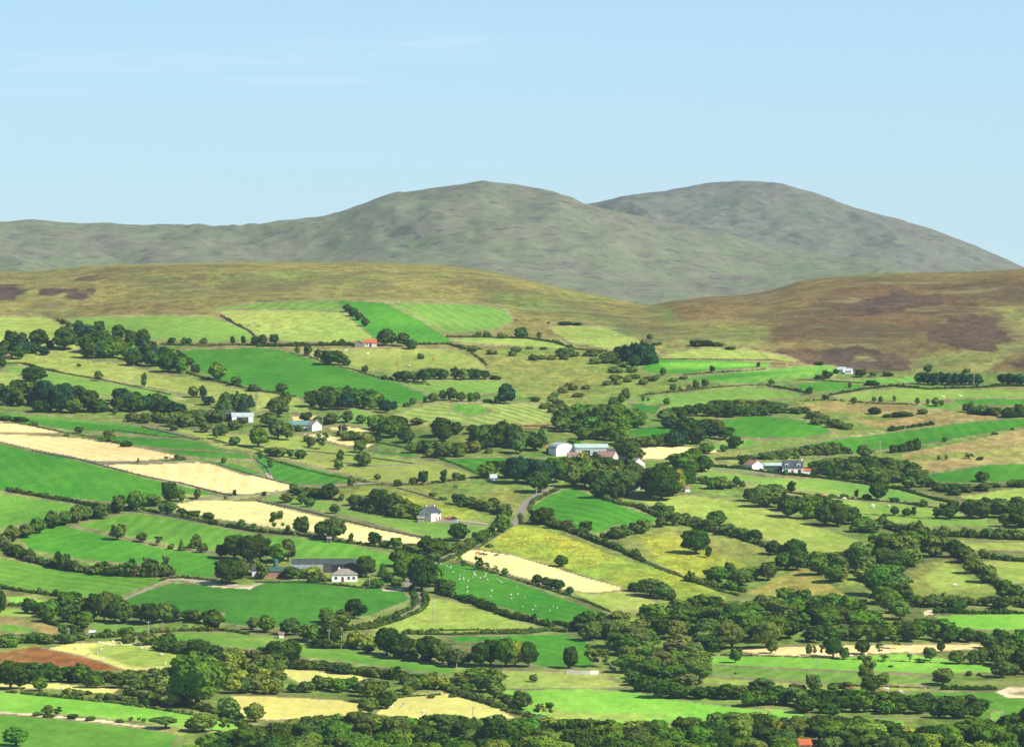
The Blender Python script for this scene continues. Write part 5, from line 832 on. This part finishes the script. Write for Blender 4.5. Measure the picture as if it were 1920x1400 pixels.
# ------------------------------------------------------------------ roads
def ribbon(name, poly, width, m_, lab, lift=.10):
    P3 = path3(poly); Q = resample(P3, 2.5)
    k = np.ones(7) / 7; Qs = np.stack([np.convolve(np.pad(Q[:, i], 3, 'edge'), k, 'valid') for i in (0, 1)], 1)
    d = np.gradient(Qs, axis=0); d /= np.linalg.norm(d, axis=1)[:, None]; nn = np.stack([-d[:, 1], d[:, 0]], 1); V = []
    for s in (-1, -.5, 0, .5, 1):
        p = Qs + nn * s * width / 2; V.append(np.stack([p[:, 0], p[:, 1], height(p[:, 0], p[:, 1]) + lift], 1))
    V = np.stack(V, 1).reshape(-1, 3)
    return link(name, mesh_np(name, V, grid_faces(len(Q), 5), [m_]), kind='structure', label=lab)
ribbon('road', (1048, 910, 1030, 916, 1008, 927, 992, 936, 982, 946, 978, 958, 975, 970), 3.6, MM['road'], 'narrow grey lane bending between hedges')
ribbon('road', (975, 970, 960, 985, 935, 1000, 900, 1022, 860, 1034, 820, 1052, 790, 1068, 770, 1085, 762, 1094, 770, 1104, 784, 1115, 788, 1126, 776, 1138, 756, 1150, 720, 1164, 690, 1172, 655, 1177), 3.6, MM['road'], 'grey country road curving down past the farm')
ribbon('path', (840, 972, 870, 977, 900, 980, 928, 984), 3.2, MM['track'], 'pale drive in front of the pinkish house')
ribbon('path', (500, 885, 506, 893, 512, 905), 2.5, MM['track'], 'worn track through the vivid wedge fields')
ribbon('path', (60, 1205, 90, 1203, 130, 1199, 158, 1192, 162, 1182), 3.2, MM['road'], 'lane to the little white hut')
ribbon('path', (300, 1086, 330, 1085, 380, 1090, 430, 1098, 470, 1100, 490, 1092), 3.4, MM['track'], 'earth track to the grey farm sheds')
ribbon('path', (1330, 877, 1400, 883, 1470, 891, 1500, 893), 3.0, MM['road'], 'drive in front of the white dormer house')
# ------------------------------------------------------------------ buildings
def box(x0, x1, y0, y1, z0, z1):
    V = [(x, y, z) for z in (z0, z1) for y in (y0, y1) for x in (x0, x1)]
    return np.array(V, float), np.array([(0, 2, 3, 1), (4, 5, 7, 6), (0, 1, 5, 4), (2, 6, 7, 3), (0, 4, 6, 2), (1, 3, 7, 5)])
def mpart(name, parts, m_, parent, lab=None):
    return link(name, mesh_np(name, *cat(parts), [MM[m_]]), parent, label=lab)
def gable_walls(L, Wd, h, rh, curved=False):
    # extruded gable profile along x
    n = 9 if curved else 3; prof = [(-Wd / 2, -1.2), (-Wd / 2, h)]
    if curved:
        prof += [(-Wd / 2 * math.cos(math.pi * k / 8), h + rh * math.sin(math.pi * k / 8)) for k in range(1, 8)]
    else: prof += [(0, h + rh)]
    prof += [(Wd / 2, h), (Wd / 2, -1.2)]
    n = len(prof); V = [(x, y, z) for x in (-L / 2, L / 2) for y, z in prof]; F = [(k, k + 1, n + k + 1, n + k) for k in range(n - 1)]
    # end walls as fans of quads down to the floor line
    for o in (0, n):
        for k in range(1, n // 2): F.append((o + k, o + k + 1, o + n - 2 - k, o + n - 1 - k))
        F.append((o, o + 1, o + n - 2, o + n - 1))
    return np.array(V, float), np.array(F)
def roof_parts(L, Wd, h, rh, ov=.35, th=.18, curved=False, hip=False):
    if hip:
        o = ov; r = max(L / 2 - Wd / 2, .3); a = L / 2 + o; b = Wd / 2 + o; z = h - .05; z2 = h + .15
        V = [(-a, -b, z), (a, -b, z), (a, b, z), (-a, b, z), (-a, -b, z2), (a, -b, z2), (a, b, z2), (-a, b, z2), (-r, 0, h + rh + .15), (r, 0, h + rh + .15)]
        F = [(0, 3, 2, 1), (0, 1, 5, 4), (1, 2, 6, 5), (2, 3, 7, 6), (3, 0, 4, 7), (4, 5, 9, 8), (6, 7, 8, 9), (5, 6, 9, 9), (7, 4, 8, 8)]
        return [(np.array(V, float), np.array(F))]
    if curved: pts = [(-(Wd / 2 + .1) * math.cos(math.pi * k / 10), h + .02 + (rh + .06) * math.sin(math.pi * k / 10)) for k in range(11)]
    else:
        s = rh / (Wd / 2); pts = [(-Wd / 2 - ov, h - ov * s + .05), (0, h + rh + .05), (Wd / 2 + ov, h - ov * s + .05)]
    n = len(pts); V = [(x, y, z + t_) for x in (-L / 2 - ov, L / 2 + ov) for t_ in (0, th) for y, z in pts]; F = []
    for k in range(n - 1):
        F += [(k, 2 * n + k, 2 * n + k + 1, k + 1), (n + k, n + k + 1, 3 * n + k + 1, 3 * n + k), (k, k + 1, n + k + 1, n + k), (2 * n + k, 3 * n + k, 3 * n + k + 1, 2 * n + k + 1)]
    F += [(0, n, 3 * n, 2 * n), (n - 1, 3 * n - 1, 4 * n - 1, 2 * n - 1)]
    return [(np.array(V, float), np.array(F))]
def building(name, lab, cat_, px, py, Lpx, Wd, h, rh, rot, wall='white', roof='slate', curved=False, hip=False, wins=(), doors=(), chim=(), group='farm buildings', dx=0, dy=0, wincol='frame', sink=0):
    """px,py = middle of the base line facing the camera; windows: (face, u 0..1, z, w, h)  face f=front(-y) g=gable(-x) r=gable(+x)"""
    p = at(px, py)[0]; s = p[1] / FPX; L = Lpx * s; rz = math.radians(rot)
    c = np.array([p[0] + dx, p[1] + Wd / 2 + dy]); z0 = float(height(c[0], c[1] - Wd / 2)) - sink
    e = bpy.data.objects.new(name, None); COL.objects.link(e); e.location = (c[0], c[1], z0 + .1); e.rotation_euler = (0, 0, rz)
    e['label'] = lab; e['category'] = cat_
    if group: e['group'] = group
    mpart('wall', [gable_walls(L, Wd, h, rh, curved) if not hip else box(-L / 2, L / 2, -Wd / 2, Wd / 2, -1.2, h)], wall, e)
    rf = mpart('roof', roof_parts(L, Wd, h, rh, curved=curved, hip=hip), roof, e)
    def fb(face, u, z, w, hh, d0, d1):
        if face == 'f': x = -L / 2 + u * L; return box(x - w / 2, x + w / 2, -Wd / 2 - d1, -Wd / 2 - d0, z, z + hh)
        sg = -1 if face == 'g' else 1; y = -Wd / 2 + u * Wd; a, b = sorted((sg * (L / 2 + d0), sg * (L / 2 + d1))); return box(a, b, y - w / 2, y + w / 2, z, z + hh)
    for f, u, z, w, hh in wins:
        fr_ = mpart('window', [fb(f, u, z - .1, w + .3, hh + .2, -.05, .04)], wincol, e); mpart('pane', [fb(f, u, z, w, hh, .0, .07)], 'glass', fr_)
    for f, u, w, hh, col in doors: mpart('door', [fb(f, u, -.1, w, hh, -.05, .08)], col, e)
    for u, cw, chh in chim:
        x = -L / 2 + u * L; cp = mpart('chimney', [box(x - cw / 2, x + cw / 2, -cw / 2, cw / 2, h + rh * .5, h + rh + chh)], wall, rf); mpart('chimney_pot', [tube([(x, 0, h + rh + chh - .02), (x, 0, h + rh + chh + .4)], [.16, .13])], 'brown', cp) if chh > .5 else None
    return e, L
W2 = lambda f, *us, z=.9, w=1.1, h=1.2: [(f, u, z, w, h) for u in us]
# the farm in the left middle
e, L = building('farmhouse', 'white bungalow with tan hipped roof in front of the long dark shed', 'house', 645, 1090, 48, 8, 2.9, 2.4, 4, roof='tan', hip=True, wins=W2('f', .16, .66, .86, w=1.2), doors=[('f', .42, 1.1, 2.1, 'maroon')], chim=[(.3, .8, .7)], wincol='white')
for u in (.12, .9): pass
building('barn', 'long dark round roofed shed behind the white bungalow', 'barn', 606, 1073, 118, 13, 3.4, 2.2, 3, wall='plank', roof='grey', curved=True, doors=[('f', .72, 5, 3.4, 'dark'), ('f', .9, 4, 3.4, 'dark')])
building('barn', 'pale translucent roofed lean barn left of the white bungalow', 'barn', 574, 1078, 60, 10, 2.4, 2.2, 3, wall='plank', roof='sheet', doors=[('f', .8, 4, 2.8, 'dark')], dy=-3)
building('barn', 'low grey green roofed shed at the left of the farm', 'barn', 518, 1083, 58, 9, 2.8, 1.5, 6, wall='brown', roof='darkgreen', doors=[('f', .62, 2.4, 2.2, 'maroon')])
building('farm_shed', 'small grey shed at the far left of the grey farm', 'shed', 482, 1080, 22, 7, 2.6, 1.4, 6, wall='pink', roof='grey')
building('farm_shed', 'small dark round roofed shed right behind the white bungalow', 'shed', 666, 1078, 26, 8, 3.2, 2.0, 60, wall='plank', roof='grey', curved=True)
def silo(px, py, w, h, lab, m_):
    p = at(px, py)[0]; r_ = w * p[1] / FPX / 2
    e = bpy.data.objects.new('silo', None); COL.objects.link(e); e.location = tuple(p); e['label'] = lab; e['category'] = 'silo'
    mpart('tank', [tube([(0, 0, -.5), (0, 0, h)], [r_, r_], 16)], m_, e)
    mpart('dome', [tube([(0, 0, h - .02), (0, 0, h + r_ * .35), (0, 0, h + r_ * .55)], [r_ * 1.03, r_ * .7, r_ * .1], 16)], m_, e)
silo(517, 1062, 9, 3.0, 'small dark green silo behind the farm sheds', 'silo')
silo(470, 784, 6, 3.6, 'small green silo beside the white gabled barn', 'silo')
# pinkish white house with slate roof
building('farmhouse', 'pinkish white two storey house with slate roof in the flowery field', 'house', 806, 977, 34, 7.0, 4.2, 2.6, 58, wall='pink', roof='slate', wins=W2('f', .7, .84, z=3.0, w=.9, h=1.1) + W2('f', .84, z=.9, w=1.0) + W2('g', .35, z=2.9, w=.6, h=.9), doors=[('f', .55, 1.0, 2.0, 'brown')], chim=[(.10, .8, .9), (.9, .8, .9)])
building('farm_shed', 'low brown lean-to against the pinkish white house', 'shed', 788, 979, 12, 4, 1.8, .8, 10, wall='stone', roof='tan')
# white walled farm
building('barn', 'white barn with a pale curved roof left of the green roofed shed', 'barn', 1053, 855, 30, 11, 3.8, 3.0, -62, wall='white', roof='tin', curved=True)
building('barn', 'long pale green roofed shed with a dark opening', 'barn', 1108, 856, 62, 13, 4.6, 1.8, 5, wall='tin', roof='green', doors=[('f', .32, 4.2, 3.4, 'dark'), ('f', .6, 2.5, 2.6, 'dark')])
building('farm_shed', 'low white shed right of the white curved barn', 'shed', 1078, 861, 26, 6, 2.2, 1.2, 5, wall='white', roof='brown')
building('farmhouse', 'white house with brown tiled roof in front of the green shed', 'house', 1139, 866, 34, 7, 2.8, 2.6, -24, wall='pink', roof='brown', wins=W2('f', .3, .7), doors=[('f', .5, 1.0, 2.0, 'maroon')], chim=[(.1, .7, .6)])
building('barn', 'dark roofed shed with white wall at the right of the white farm', 'barn', 1156, 861, 34, 9, 3.0, 2.0, -8, wall='white', roof='slate', doors=[('f', .2, 2.5, 2.4, 'dark')])
building('farm_shed', 'low brown shed at the left of the white farm', 'shed', 1034, 850, 18, 6, 2.2, 1.1, 5, wall='brown', roof='rust')
building('cottage', 'small pale gabled cottage among trees under the farm', 'house', 1195, 878, 16, 7, 2.8, 2.6, -60, wall='pink', roof='tan')
building('farmhouse', 'white house half hidden behind big dark trees', 'house', 1205, 918, 30, 7, 3.0, 2.2, -10, wall='white', roof='slate', wins=W2('f', .3, .7), doors=[('f', .5, 1.0, 2.0, 'dark')])
building('farm_shed', 'tiny white shed peeping out under the dark trees', 'shed', 1288, 922, 9, 4, 1.8, 1, 10, wall='white', roof='brown')
# dormer house
e, L = building('farmhouse', 'white house with dark slate roof and two white dormers', 'house', 1487, 888, 38, 8, 3.2, 3.4, -4, wall='white', roof='slate', wins=W2('f', .2, .85, w=1.6, h=1.3), doors=[('f', .5, 1.2, 2.1, 'red')], chim=[(.96, .9, .9)])
for u in (.22, .80):
    x = -L / 2 + u * L; d = mpart('dormer', [box(x - 1.0, x + 1.0, -3.2, -.6, 3.2, 5.3)], 'white', e)
    mpart('dormer_roof', [tube([(x, -3.35, 5.0), (x, -.5, 5.0)], [1.15, 1.15], 12)], 'white', d); mpart('pane', [box(x - .5, x + .5, -3.3, -3.1, 3.8, 4.9)], 'glass', d)
building('porch', 'low white annex with red roof beside the dormer house', 'annex', 1513, 889, 13, 4.5, 1.9, .8, -4, wall='white', roof='rust')
building('garage', 'long low green shed left of the dormer house', 'shed', 1449, 881, 40, 7, 2.2, 1.2, -3, wall='darkgreen', roof='green')
building('cottage', 'white bungalow with pinkish roof at the end of the drive', 'house', 1414, 881, 26, 8, 2.5, 2.4, -55, wall='white', roof='brown', wins=W2('g', .5))
# ruined cottage
e, L = building('cottage', 'half ruined stone cottage with a bright orange roof', 'ruin', 695, 650, 22, 6, 2.4, 1.8, -3, wall='pink', roof='rust', doors=[('f', .5, 1.2, 1.9, 'dark')], wins=W2('f', .2, w=.8, h=.9), group=None)
building('stone_ruin', 'roofless stone gables left of the orange roof', 'ruin', 673, 651, 16, 5, 2.6, 1.6, 85, wall='stone', roof='stone', group=None)
# barn with the white gable
building('barn', 'grey barn with a broad white gable beside the fir plantation', 'barn', 453, 792, 40, 11, 3.2, 2.0, 6, wall='white', roof='tin', curved=True, doors=[('f', .5, 6.5, 3.0, 'dark')])
building('barn', 'long dark grey roofed barn running left of the white gable', 'barn', 414, 788, 52, 10, 3.2, 1.8, 4, wall='plank', roof='grey')
# cottage with the teal roof
building('barn', 'long low barn with a teal roof', 'barn', 562, 805, 38, 7, 2.4, 2.0, -8, wall='pink', roof='teal')
building('cottage', 'white gabled cottage at the end of the teal roofed barn', 'house', 589, 808, 16, 6.5, 3.2, 2.4, -50, wall='white', roof='tan', wins=W2('f', .5, w=.8), chim=[(.9, .6, .5)])
# small and far ones
building('farmhouse', 'small white farmhouse under the heather hill', 'house', 1592, 701, 13, 6, 1.7, 1.5, -12, wall='white', roof='tin', group=None)
building('barn', 'pale green roofed barn beside the small far farmhouse', 'barn', 1579, 698, 14, 6, 1.5, 1.6, -30, wall='white', roof='green', group=None)
building('cottage', 'white gable peeping out of the left wood', 'house', 13, 760, 14, 6, 3.6, 2.4, -60, wall='white', roof='tin', group=None)
building('barn', 'low grey roofed barn at the far left under the dark wood', 'barn', 4, 674, 32, 8, 2.2, 1.8, -4, wall='plank', roof='brown', group=None)
building('barn', 'silver roofed shed in the valley wood clearing', 'barn', 1216, 1262, 46, 9, 2.6, 1.2, -2, wall='white', roof='tin', group=None)
building('hut', 'little white hut at the end of the lower left lane', 'hut', 173, 1192, 9, 1.9, 1.5, .5, -10, wall='white', roof='white', doors=[('f', .5, .6, 1.1, 'dark')], group=None)
building('hut', 'little white gabled hut beside the lane wood', 'hut', 925, 901, 12, 4, 1.3, 1.8, 5, wall='white', roof='tin', group=None)
building('hut', 'tiny pinkish hut in the trees above the curving green strip', 'hut', 527, 1196, 9, 2.0, 1.6, .5, 10, wall='pink', roof='brown', group=None)
building('cottage', 'small cottage with orange roof in the bottom wood', 'house', 1508, 1411, 24, 7, 2.6, 1.6, 6, wall='pink', roof='rust', wins=W2('f', .3, .7), group=None)
building('stone_ruin', 'little stone doorway ruin at the edge of the stubble', 'ruin', 617, 1017, 8, 2.5, 1.9, .6, 5, wall='stone', roof='stone', doors=[('f', .5, .8, 1.5, 'dark')], group=None)
wall_run('farm_wall', (1062, 1262, 1085, 1263, 1105, 1264, 1122, 1263), 1.4, .5, MM['pink'], 'pale pink rendered farm wall beside the lane trees', 'wall', .04)
wall_run('farm_wall', (822, 976, 838, 978, 858, 980), .9, .4, MM['white'], 'white garden wall beside the pinkish white house', 'wall', .04)
wall_run('farm_wall', (1143, 1252, 1158, 1258), 1.5, .5, MM['stone'], 'rubble wall at the edge of the valley wood', 'wall', .3)
# ------------------------------------------------------------------ poles
def pole(px, py, hpx, lab, cross=True, m_='wood'):
    p = at(px, py)[0]; s = p[1] / FPX; h = hpx * s
    e = bpy.data.objects.new('utility_pole', None); COL.objects.link(e); e.location = tuple(p); e['label'] = lab; e['category'] = 'utility pole'; e['group'] = 'utility poles'
    mpart('post', [tube([(0, 0, -.5), (0, 0, h)], [.2, .14], 8)], m_, e)
    if cross:
        c_ = mpart('crossarm', [box(-.8, .8, -.08, .08, h - .7, h - .5)], m_, e)
        mpart('insulator', [tube([(x, 0, h - .5), (x, 0, h - .3)], [.06, .05]) for x in (-.7, 0, .7)], 'white', c_)
for a in [(812, 1166, 38, 'pale pole standing in the triangular road field', True), (617, 1215, 36, 'pole in front of the dark middle trees, left one of two'), (640, 1216, 26, 'shorter pole in front of the dark middle trees'), (856, 1252, 28, 'pole at the right end of the curving green strip'),
          (278, 1190, 27, 'pole between lower left trees and the hedge'), (305, 1180, 14, 'short pole left of the hedge gap'), (31, 1210, 20, 'pole at the lower left lane'), (128, 1197, 21, 'pole left of the little white hut'), (216, 1190, 20, 'thin pole right of the little white hut'),
          (693, 1103, 30, 'pole right of the white farm bungalow'), (604, 801, 22, 'pole behind the teal roofed cottage'), (640, 822, 28, 'pole in the small straw patch'), (1745, 792, 19, 'pole on the brown rough ground'), (1697, 808, 18, 'pole above the long vivid field'), (1650, 851, 26, 'pole in the long vivid field'),
          (1826, 723, 20, 'pole against the walled tree belt'), (1057, 834, 16, 'pole behind the white curved barn'), (965, 985, 30, 'pole at the lane corner below the wood'), (1038, 912, 16, 'short pole at the top of the lane'), (1006, 926, 14, 'short pole beside the lane bend'), (1105, 1385, 30, 'pole in the bottom wood'), (887, 1347, 24, 'pole beside the trees under the pale lower field'), (447, 1183, 14, 'short pole under the vivid lower field'), (1534, 1246, 14, 'thin pole on the level green fields')]: pole(*a)
# ------------------------------------------------------------------ cars
def car(px, py, m_, lab, rot):
    p = at(px, py)[0]; e = bpy.data.objects.new('parked_car', None); COL.objects.link(e); e.location = tuple(p + np.array([0, 0, .05])); e.rotation_euler = (0, 0, math.radians(rot)); e['label'] = lab; e['category'] = 'car'; e['group'] = 'cars beside the pinkish white house'
    prof = [(-2.05, .35), (-2.1, .75), (-1.3, .92), (-.75, 1.42), (.75, 1.45), (1.45, .95), (2.0, .85), (2.1, .35)]
    V = [(x, y, z) for y in (-.85, .85) for x, z in prof]; n = 8; F = [(k, (k + 1) % n, n + (k + 1) % n, n + k) for k in range(n)]
    for o in (0, n): F += [(o, o + 1, o + 6, o + 7), (o + 1, o + 2, o + 5, o + 6), (o + 2, o + 3, o + 4, o + 5)]
    bd = mpart('body', [(np.array(V, float), np.array(F))], m_, e)
    mpart('window', [box(-.95, .95, -.87, .87, .98, 1.3)], 'glass', e)
    for x in (-1.3, 1.3):
        for y in (-.8, .8):
            w = mpart('wheel', [tube([(x, y - .1, .33), (x, y + .1, .33)], [.33, .33], 12)], 'tyre', e)
car(838, 975, 'red', 'red car parked beside the pinkish white house', 10); car(849, 974, 'black', 'dark car parked right of the red car', 10)
# ------------------------------------------------------------------ sheep and cattle: one continuous skinned body each
def beast(name, J, m_):
    import bmesh
    me = bpy.data.meshes.new(name); names = list(J); V = [J[k][0] for k in names]; E = [(names.index(k), names.index(J[k][2])) for k in names if J[k][2]]
    me.from_pydata(V, E, []); o = bpy.data.objects.new(name, me); COL.objects.link(o)
    md = o.modifiers.new('skin', 'SKIN')
    for i, k in enumerate(names):
        r_ = J[k][1]; me.skin_vertices[0].data[i].radius = r_ if isinstance(r_, tuple) else (r_, r_); me.skin_vertices[0].data[i].use_root = (i == 0)
    s = o.modifiers.new('sub', 'SUBSURF'); s.levels = 1
    dg = bpy.context.evaluated_depsgraph_get(); m2 = bpy.data.meshes.new_from_object(o.evaluated_get(dg)); bpy.data.objects.remove(o)
    m2.materials.clear(); m2.materials.append(m_); return m2
def legs(L, s, r, fx, hx, bz):
    for n, x, sy in (('fl', fx, 1), ('fr', fx, -1)):
        L[n + '1'] = ((x, sy * s, bz * .95), r * 1.5, 'ch'); L[n + '2'] = ((x + .03, sy * s, bz * .5), r, n + '1'); L[n + '3'] = ((x, sy * s, .03), r * .9, n + '2')
    for n, x, sy in (('hl', hx, 1), ('hr', hx, -1)):
        L[n + '1'] = ((x + .06, sy * s, bz * .9), r * 1.8, 'hp'); L[n + '2'] = ((x - .06, sy * s, bz * .42), r, n + '1'); L[n + '3'] = ((x, sy * s, .03), r * .9, n + '2')
def sheep_mesh(head_down):
    J = {'bd': ((0, 0, .66), (.27, .30), None), 'ch': ((.34, 0, .68), (.22, .25), 'bd'), 'hp': ((-.36, 0, .68), (.22, .24), 'bd'), 'nk': ((.52, 0, .62 if head_down else .86), .12, 'ch'), 'hd': ((.66, 0, .36 if head_down else .98), .095, 'nk'), 'mz': ((.76, 0, .18 if head_down else .90), .055, 'hd'), 'tl': ((-.56, 0, .60), .05, 'hp')}
    legs(J, .14, .045, .32, -.34, .5); return beast('sheep_body', J, MM['wool'])
def cow_mesh(m_, head_down):
    J = {'bd': ((0, 0, 1.0), (.42, .38), None), 'ch': ((.62, 0, 1.02), (.36, .30), 'bd'), 'hp': ((-.66, 0, 1.06), (.32, .30), 'bd'), 'nk': ((1.0, 0, .95 if head_down else 1.3), .2, 'ch'), 'hd': ((1.25, 0, .55 if head_down else 1.42), .15, 'nk'), 'mz': ((1.42, 0, .22 if head_down else 1.25), .10, 'hd'), 'tl': ((-.98, 0, 1.1), .05, 'hp'), 'tl2': ((-1.04, 0, .5), .03, 'tl')}
    legs(J, .22, .075, .58, -.62, .8); return beast('cow_body', J, m_)
SH = [sheep_mesh(True), sheep_mesh(True), sheep_mesh(False)]
CW = {'w': [cow_mesh(MM['cow_white'], True), cow_mesh(MM['cow_white'], False)], 'b': [cow_mesh(MM['cow_brown'], True), cow_mesh(MM['cow_brown'], False)], 'k': [cow_mesh(MM['cow_black'], True), cow_mesh(MM['cow_black'], False)]}
def flock(pts_, where, kind='sheep', sc_=.85):
    q = np.array(pts_, float).reshape(-1, 2); P = at(q[:, 0], q[:, 1])
    for p in P:
        o = link(kind, random.choice(SH), None, tuple(p), random.uniform(0, 6.28), (sc_ * random.uniform(.85, 1.1),) * 3, label='white sheep grazing ' + where, category='sheep', group='sheep ' + where)
flock((827, 1058, 835, 1060, 838, 1062, 845, 1065, 850, 1074, 861, 1080, 868, 1084, 840, 1068, 889, 1074, 888, 1078, 892, 1080, 890, 1077, 911, 1077, 910, 1081, 901, 1085, 914, 1088, 878, 1090, 869, 1087, 876, 1102, 934, 1079, 932, 1087, 937, 1090, 941, 1093, 907, 1083, 922, 1109, 920, 1119, 958, 1116, 970, 1101, 971, 1115, 984, 1121, 999, 1144, 1003, 1138, 1031, 1146, 1037, 1138, 1044, 1141, 1081, 1160, 1082, 1163, 876, 1111, 980, 1138, 958, 1124, 886, 1083, 862, 1087, 870, 1071), 'in the vivid field below the pale straw field', sc_=.85)
flock((186, 1207, 192, 1208, 200, 1209, 206, 1210, 211, 1205, 213, 1212, 227, 1209, 243, 1211, 262, 1209, 265, 1210, 285, 1215, 188, 1221, 190, 1219, 182, 1226, 166, 1229, 143, 1217, 154, 1209, 192, 1238, 300, 1229, 303, 1229, 310, 1246, 266, 1217, 273, 1218, 204, 1211, 259, 1209), 'in the pale field above the red bracken', sc_=1.15)
flock((735, 570, 748, 567, 768, 583, 779, 574, 802, 570, 828, 575, 844, 571, 845, 591, 793, 597, 826, 574, 822, 582, 1, 600, 12, 607, 26, 606, 30, 610, 20, 606, 82, 622), 'in the high pastures under the left moor')
flock((1018, 638, 1051, 640, 1154, 630, 1157, 629, 1195, 644, 1233, 651, 1358, 652, 1364, 654, 1318, 655, 1334, 654, 1394, 664, 1400, 665, 1348, 675), 'on the yellow slopes near the fir clump')
flock((730, 1327, 734, 1326, 753, 1327, 757, 1322, 794, 1335, 574, 1279, 577, 1278, 703, 1329, 117, 1293, 770, 1330), 'in the pale lower fields', sc_=1.1)
flock((87, 676, 93, 679, 137, 684, 132, 709, 3, 712, 283, 761, 350, 760, 361, 761, 5, 713), 'in the far left pastures')
flock((889, 918, 891, 932, 885, 942, 862, 898, 877, 977, 893, 976), 'in the flowery field behind the pinkish house')
def herd(items, where):
    for x, y, k in items:
        p = at(x, y)[0]; nm = {'w': 'cream', 'b': 'brown', 'k': 'dark'}[k]
        link('cow', random.choice(CW[k]), None, tuple(p), random.choice([0, 3.1, .4, 2.7, 5.8]), (1.05,) * 3, label=f'{nm} cow grazing {where}', category='cow', group=f'{nm} cattle {where}')
herd([(593, 658, 'w'), (604, 660, 'w'), (611, 657, 'b'), (648, 659, 'w'), (689, 665, 'w'), (748, 672, 'w'), (744, 683, 'b'), (767, 688, 'w'), (813, 675, 'b'), (536, 663, 'b')], 'below the orange roofed ruin')
herd([(473, 612, 'w'), (485, 614, 'b'), (466, 613, 'b')], 'on the upper left pasture wall')
herd([(895, 1040, 'b'), (902, 1042, 'k'), (910, 1043, 'k'), (931, 1044, 'k')], 'on the pale straw field')
herd([(1637, 950, 'w'), (1635, 953, 'w'), (1666, 951, 'w'), (1540, 932, 'b'), (1480, 931, 'w'), (1583, 937, 'w')], 'in the meadow right of the valley trees')
herd([(1588, 1295, 'b'), (1599, 1294, 'b'), (1649, 1297, 'b'), (1662, 1295, 'w'), (1687, 1300, 'w')], 'in the lower right meadow')
herd([(1769, 746, 'w'), (1801, 745, 'w'), (854, 915, 'k'), (1790, 1099, 'w')], 'alone in its field')
# ------------------------------------------------------------------ the air
def haze():
    x0, x1, y0, y1, z0, z1 = -9000, 9000, -60, 13500, -60, 560
    Vh = [(x, y, z) for z in (z0, z1) for y in (y0, y1) for x in (x0, x1)]
    Fh = [(0, 2, 3, 1), (4, 5, 7, 6), (0, 1, 5, 4), (2, 6, 7, 3), (0, 4, 6, 2), (1, 3, 7, 5)]
    m = bpy.data.materials.new('summer_haze'); m.use_nodes = True; t = m.node_tree; t.nodes.clear()
    v = N(t, 'ShaderNodeVolumePrincipled'); v.inputs['Color'].default_value = (.68, .84, 1, 1); v.inputs['Density'].default_value = HAZE; v.inputs['Anisotropy'].default_value = 0
    o = N(t, 'ShaderNodeOutputMaterial'); t.links.new(v.outputs[0], o.inputs['Volume'])
    link('haze', mesh_np('haze', Vh, Fh, [m]), kind='stuff', label='thin blue summer haze over the far mountains')
HAZE = 2.4e-5
haze()
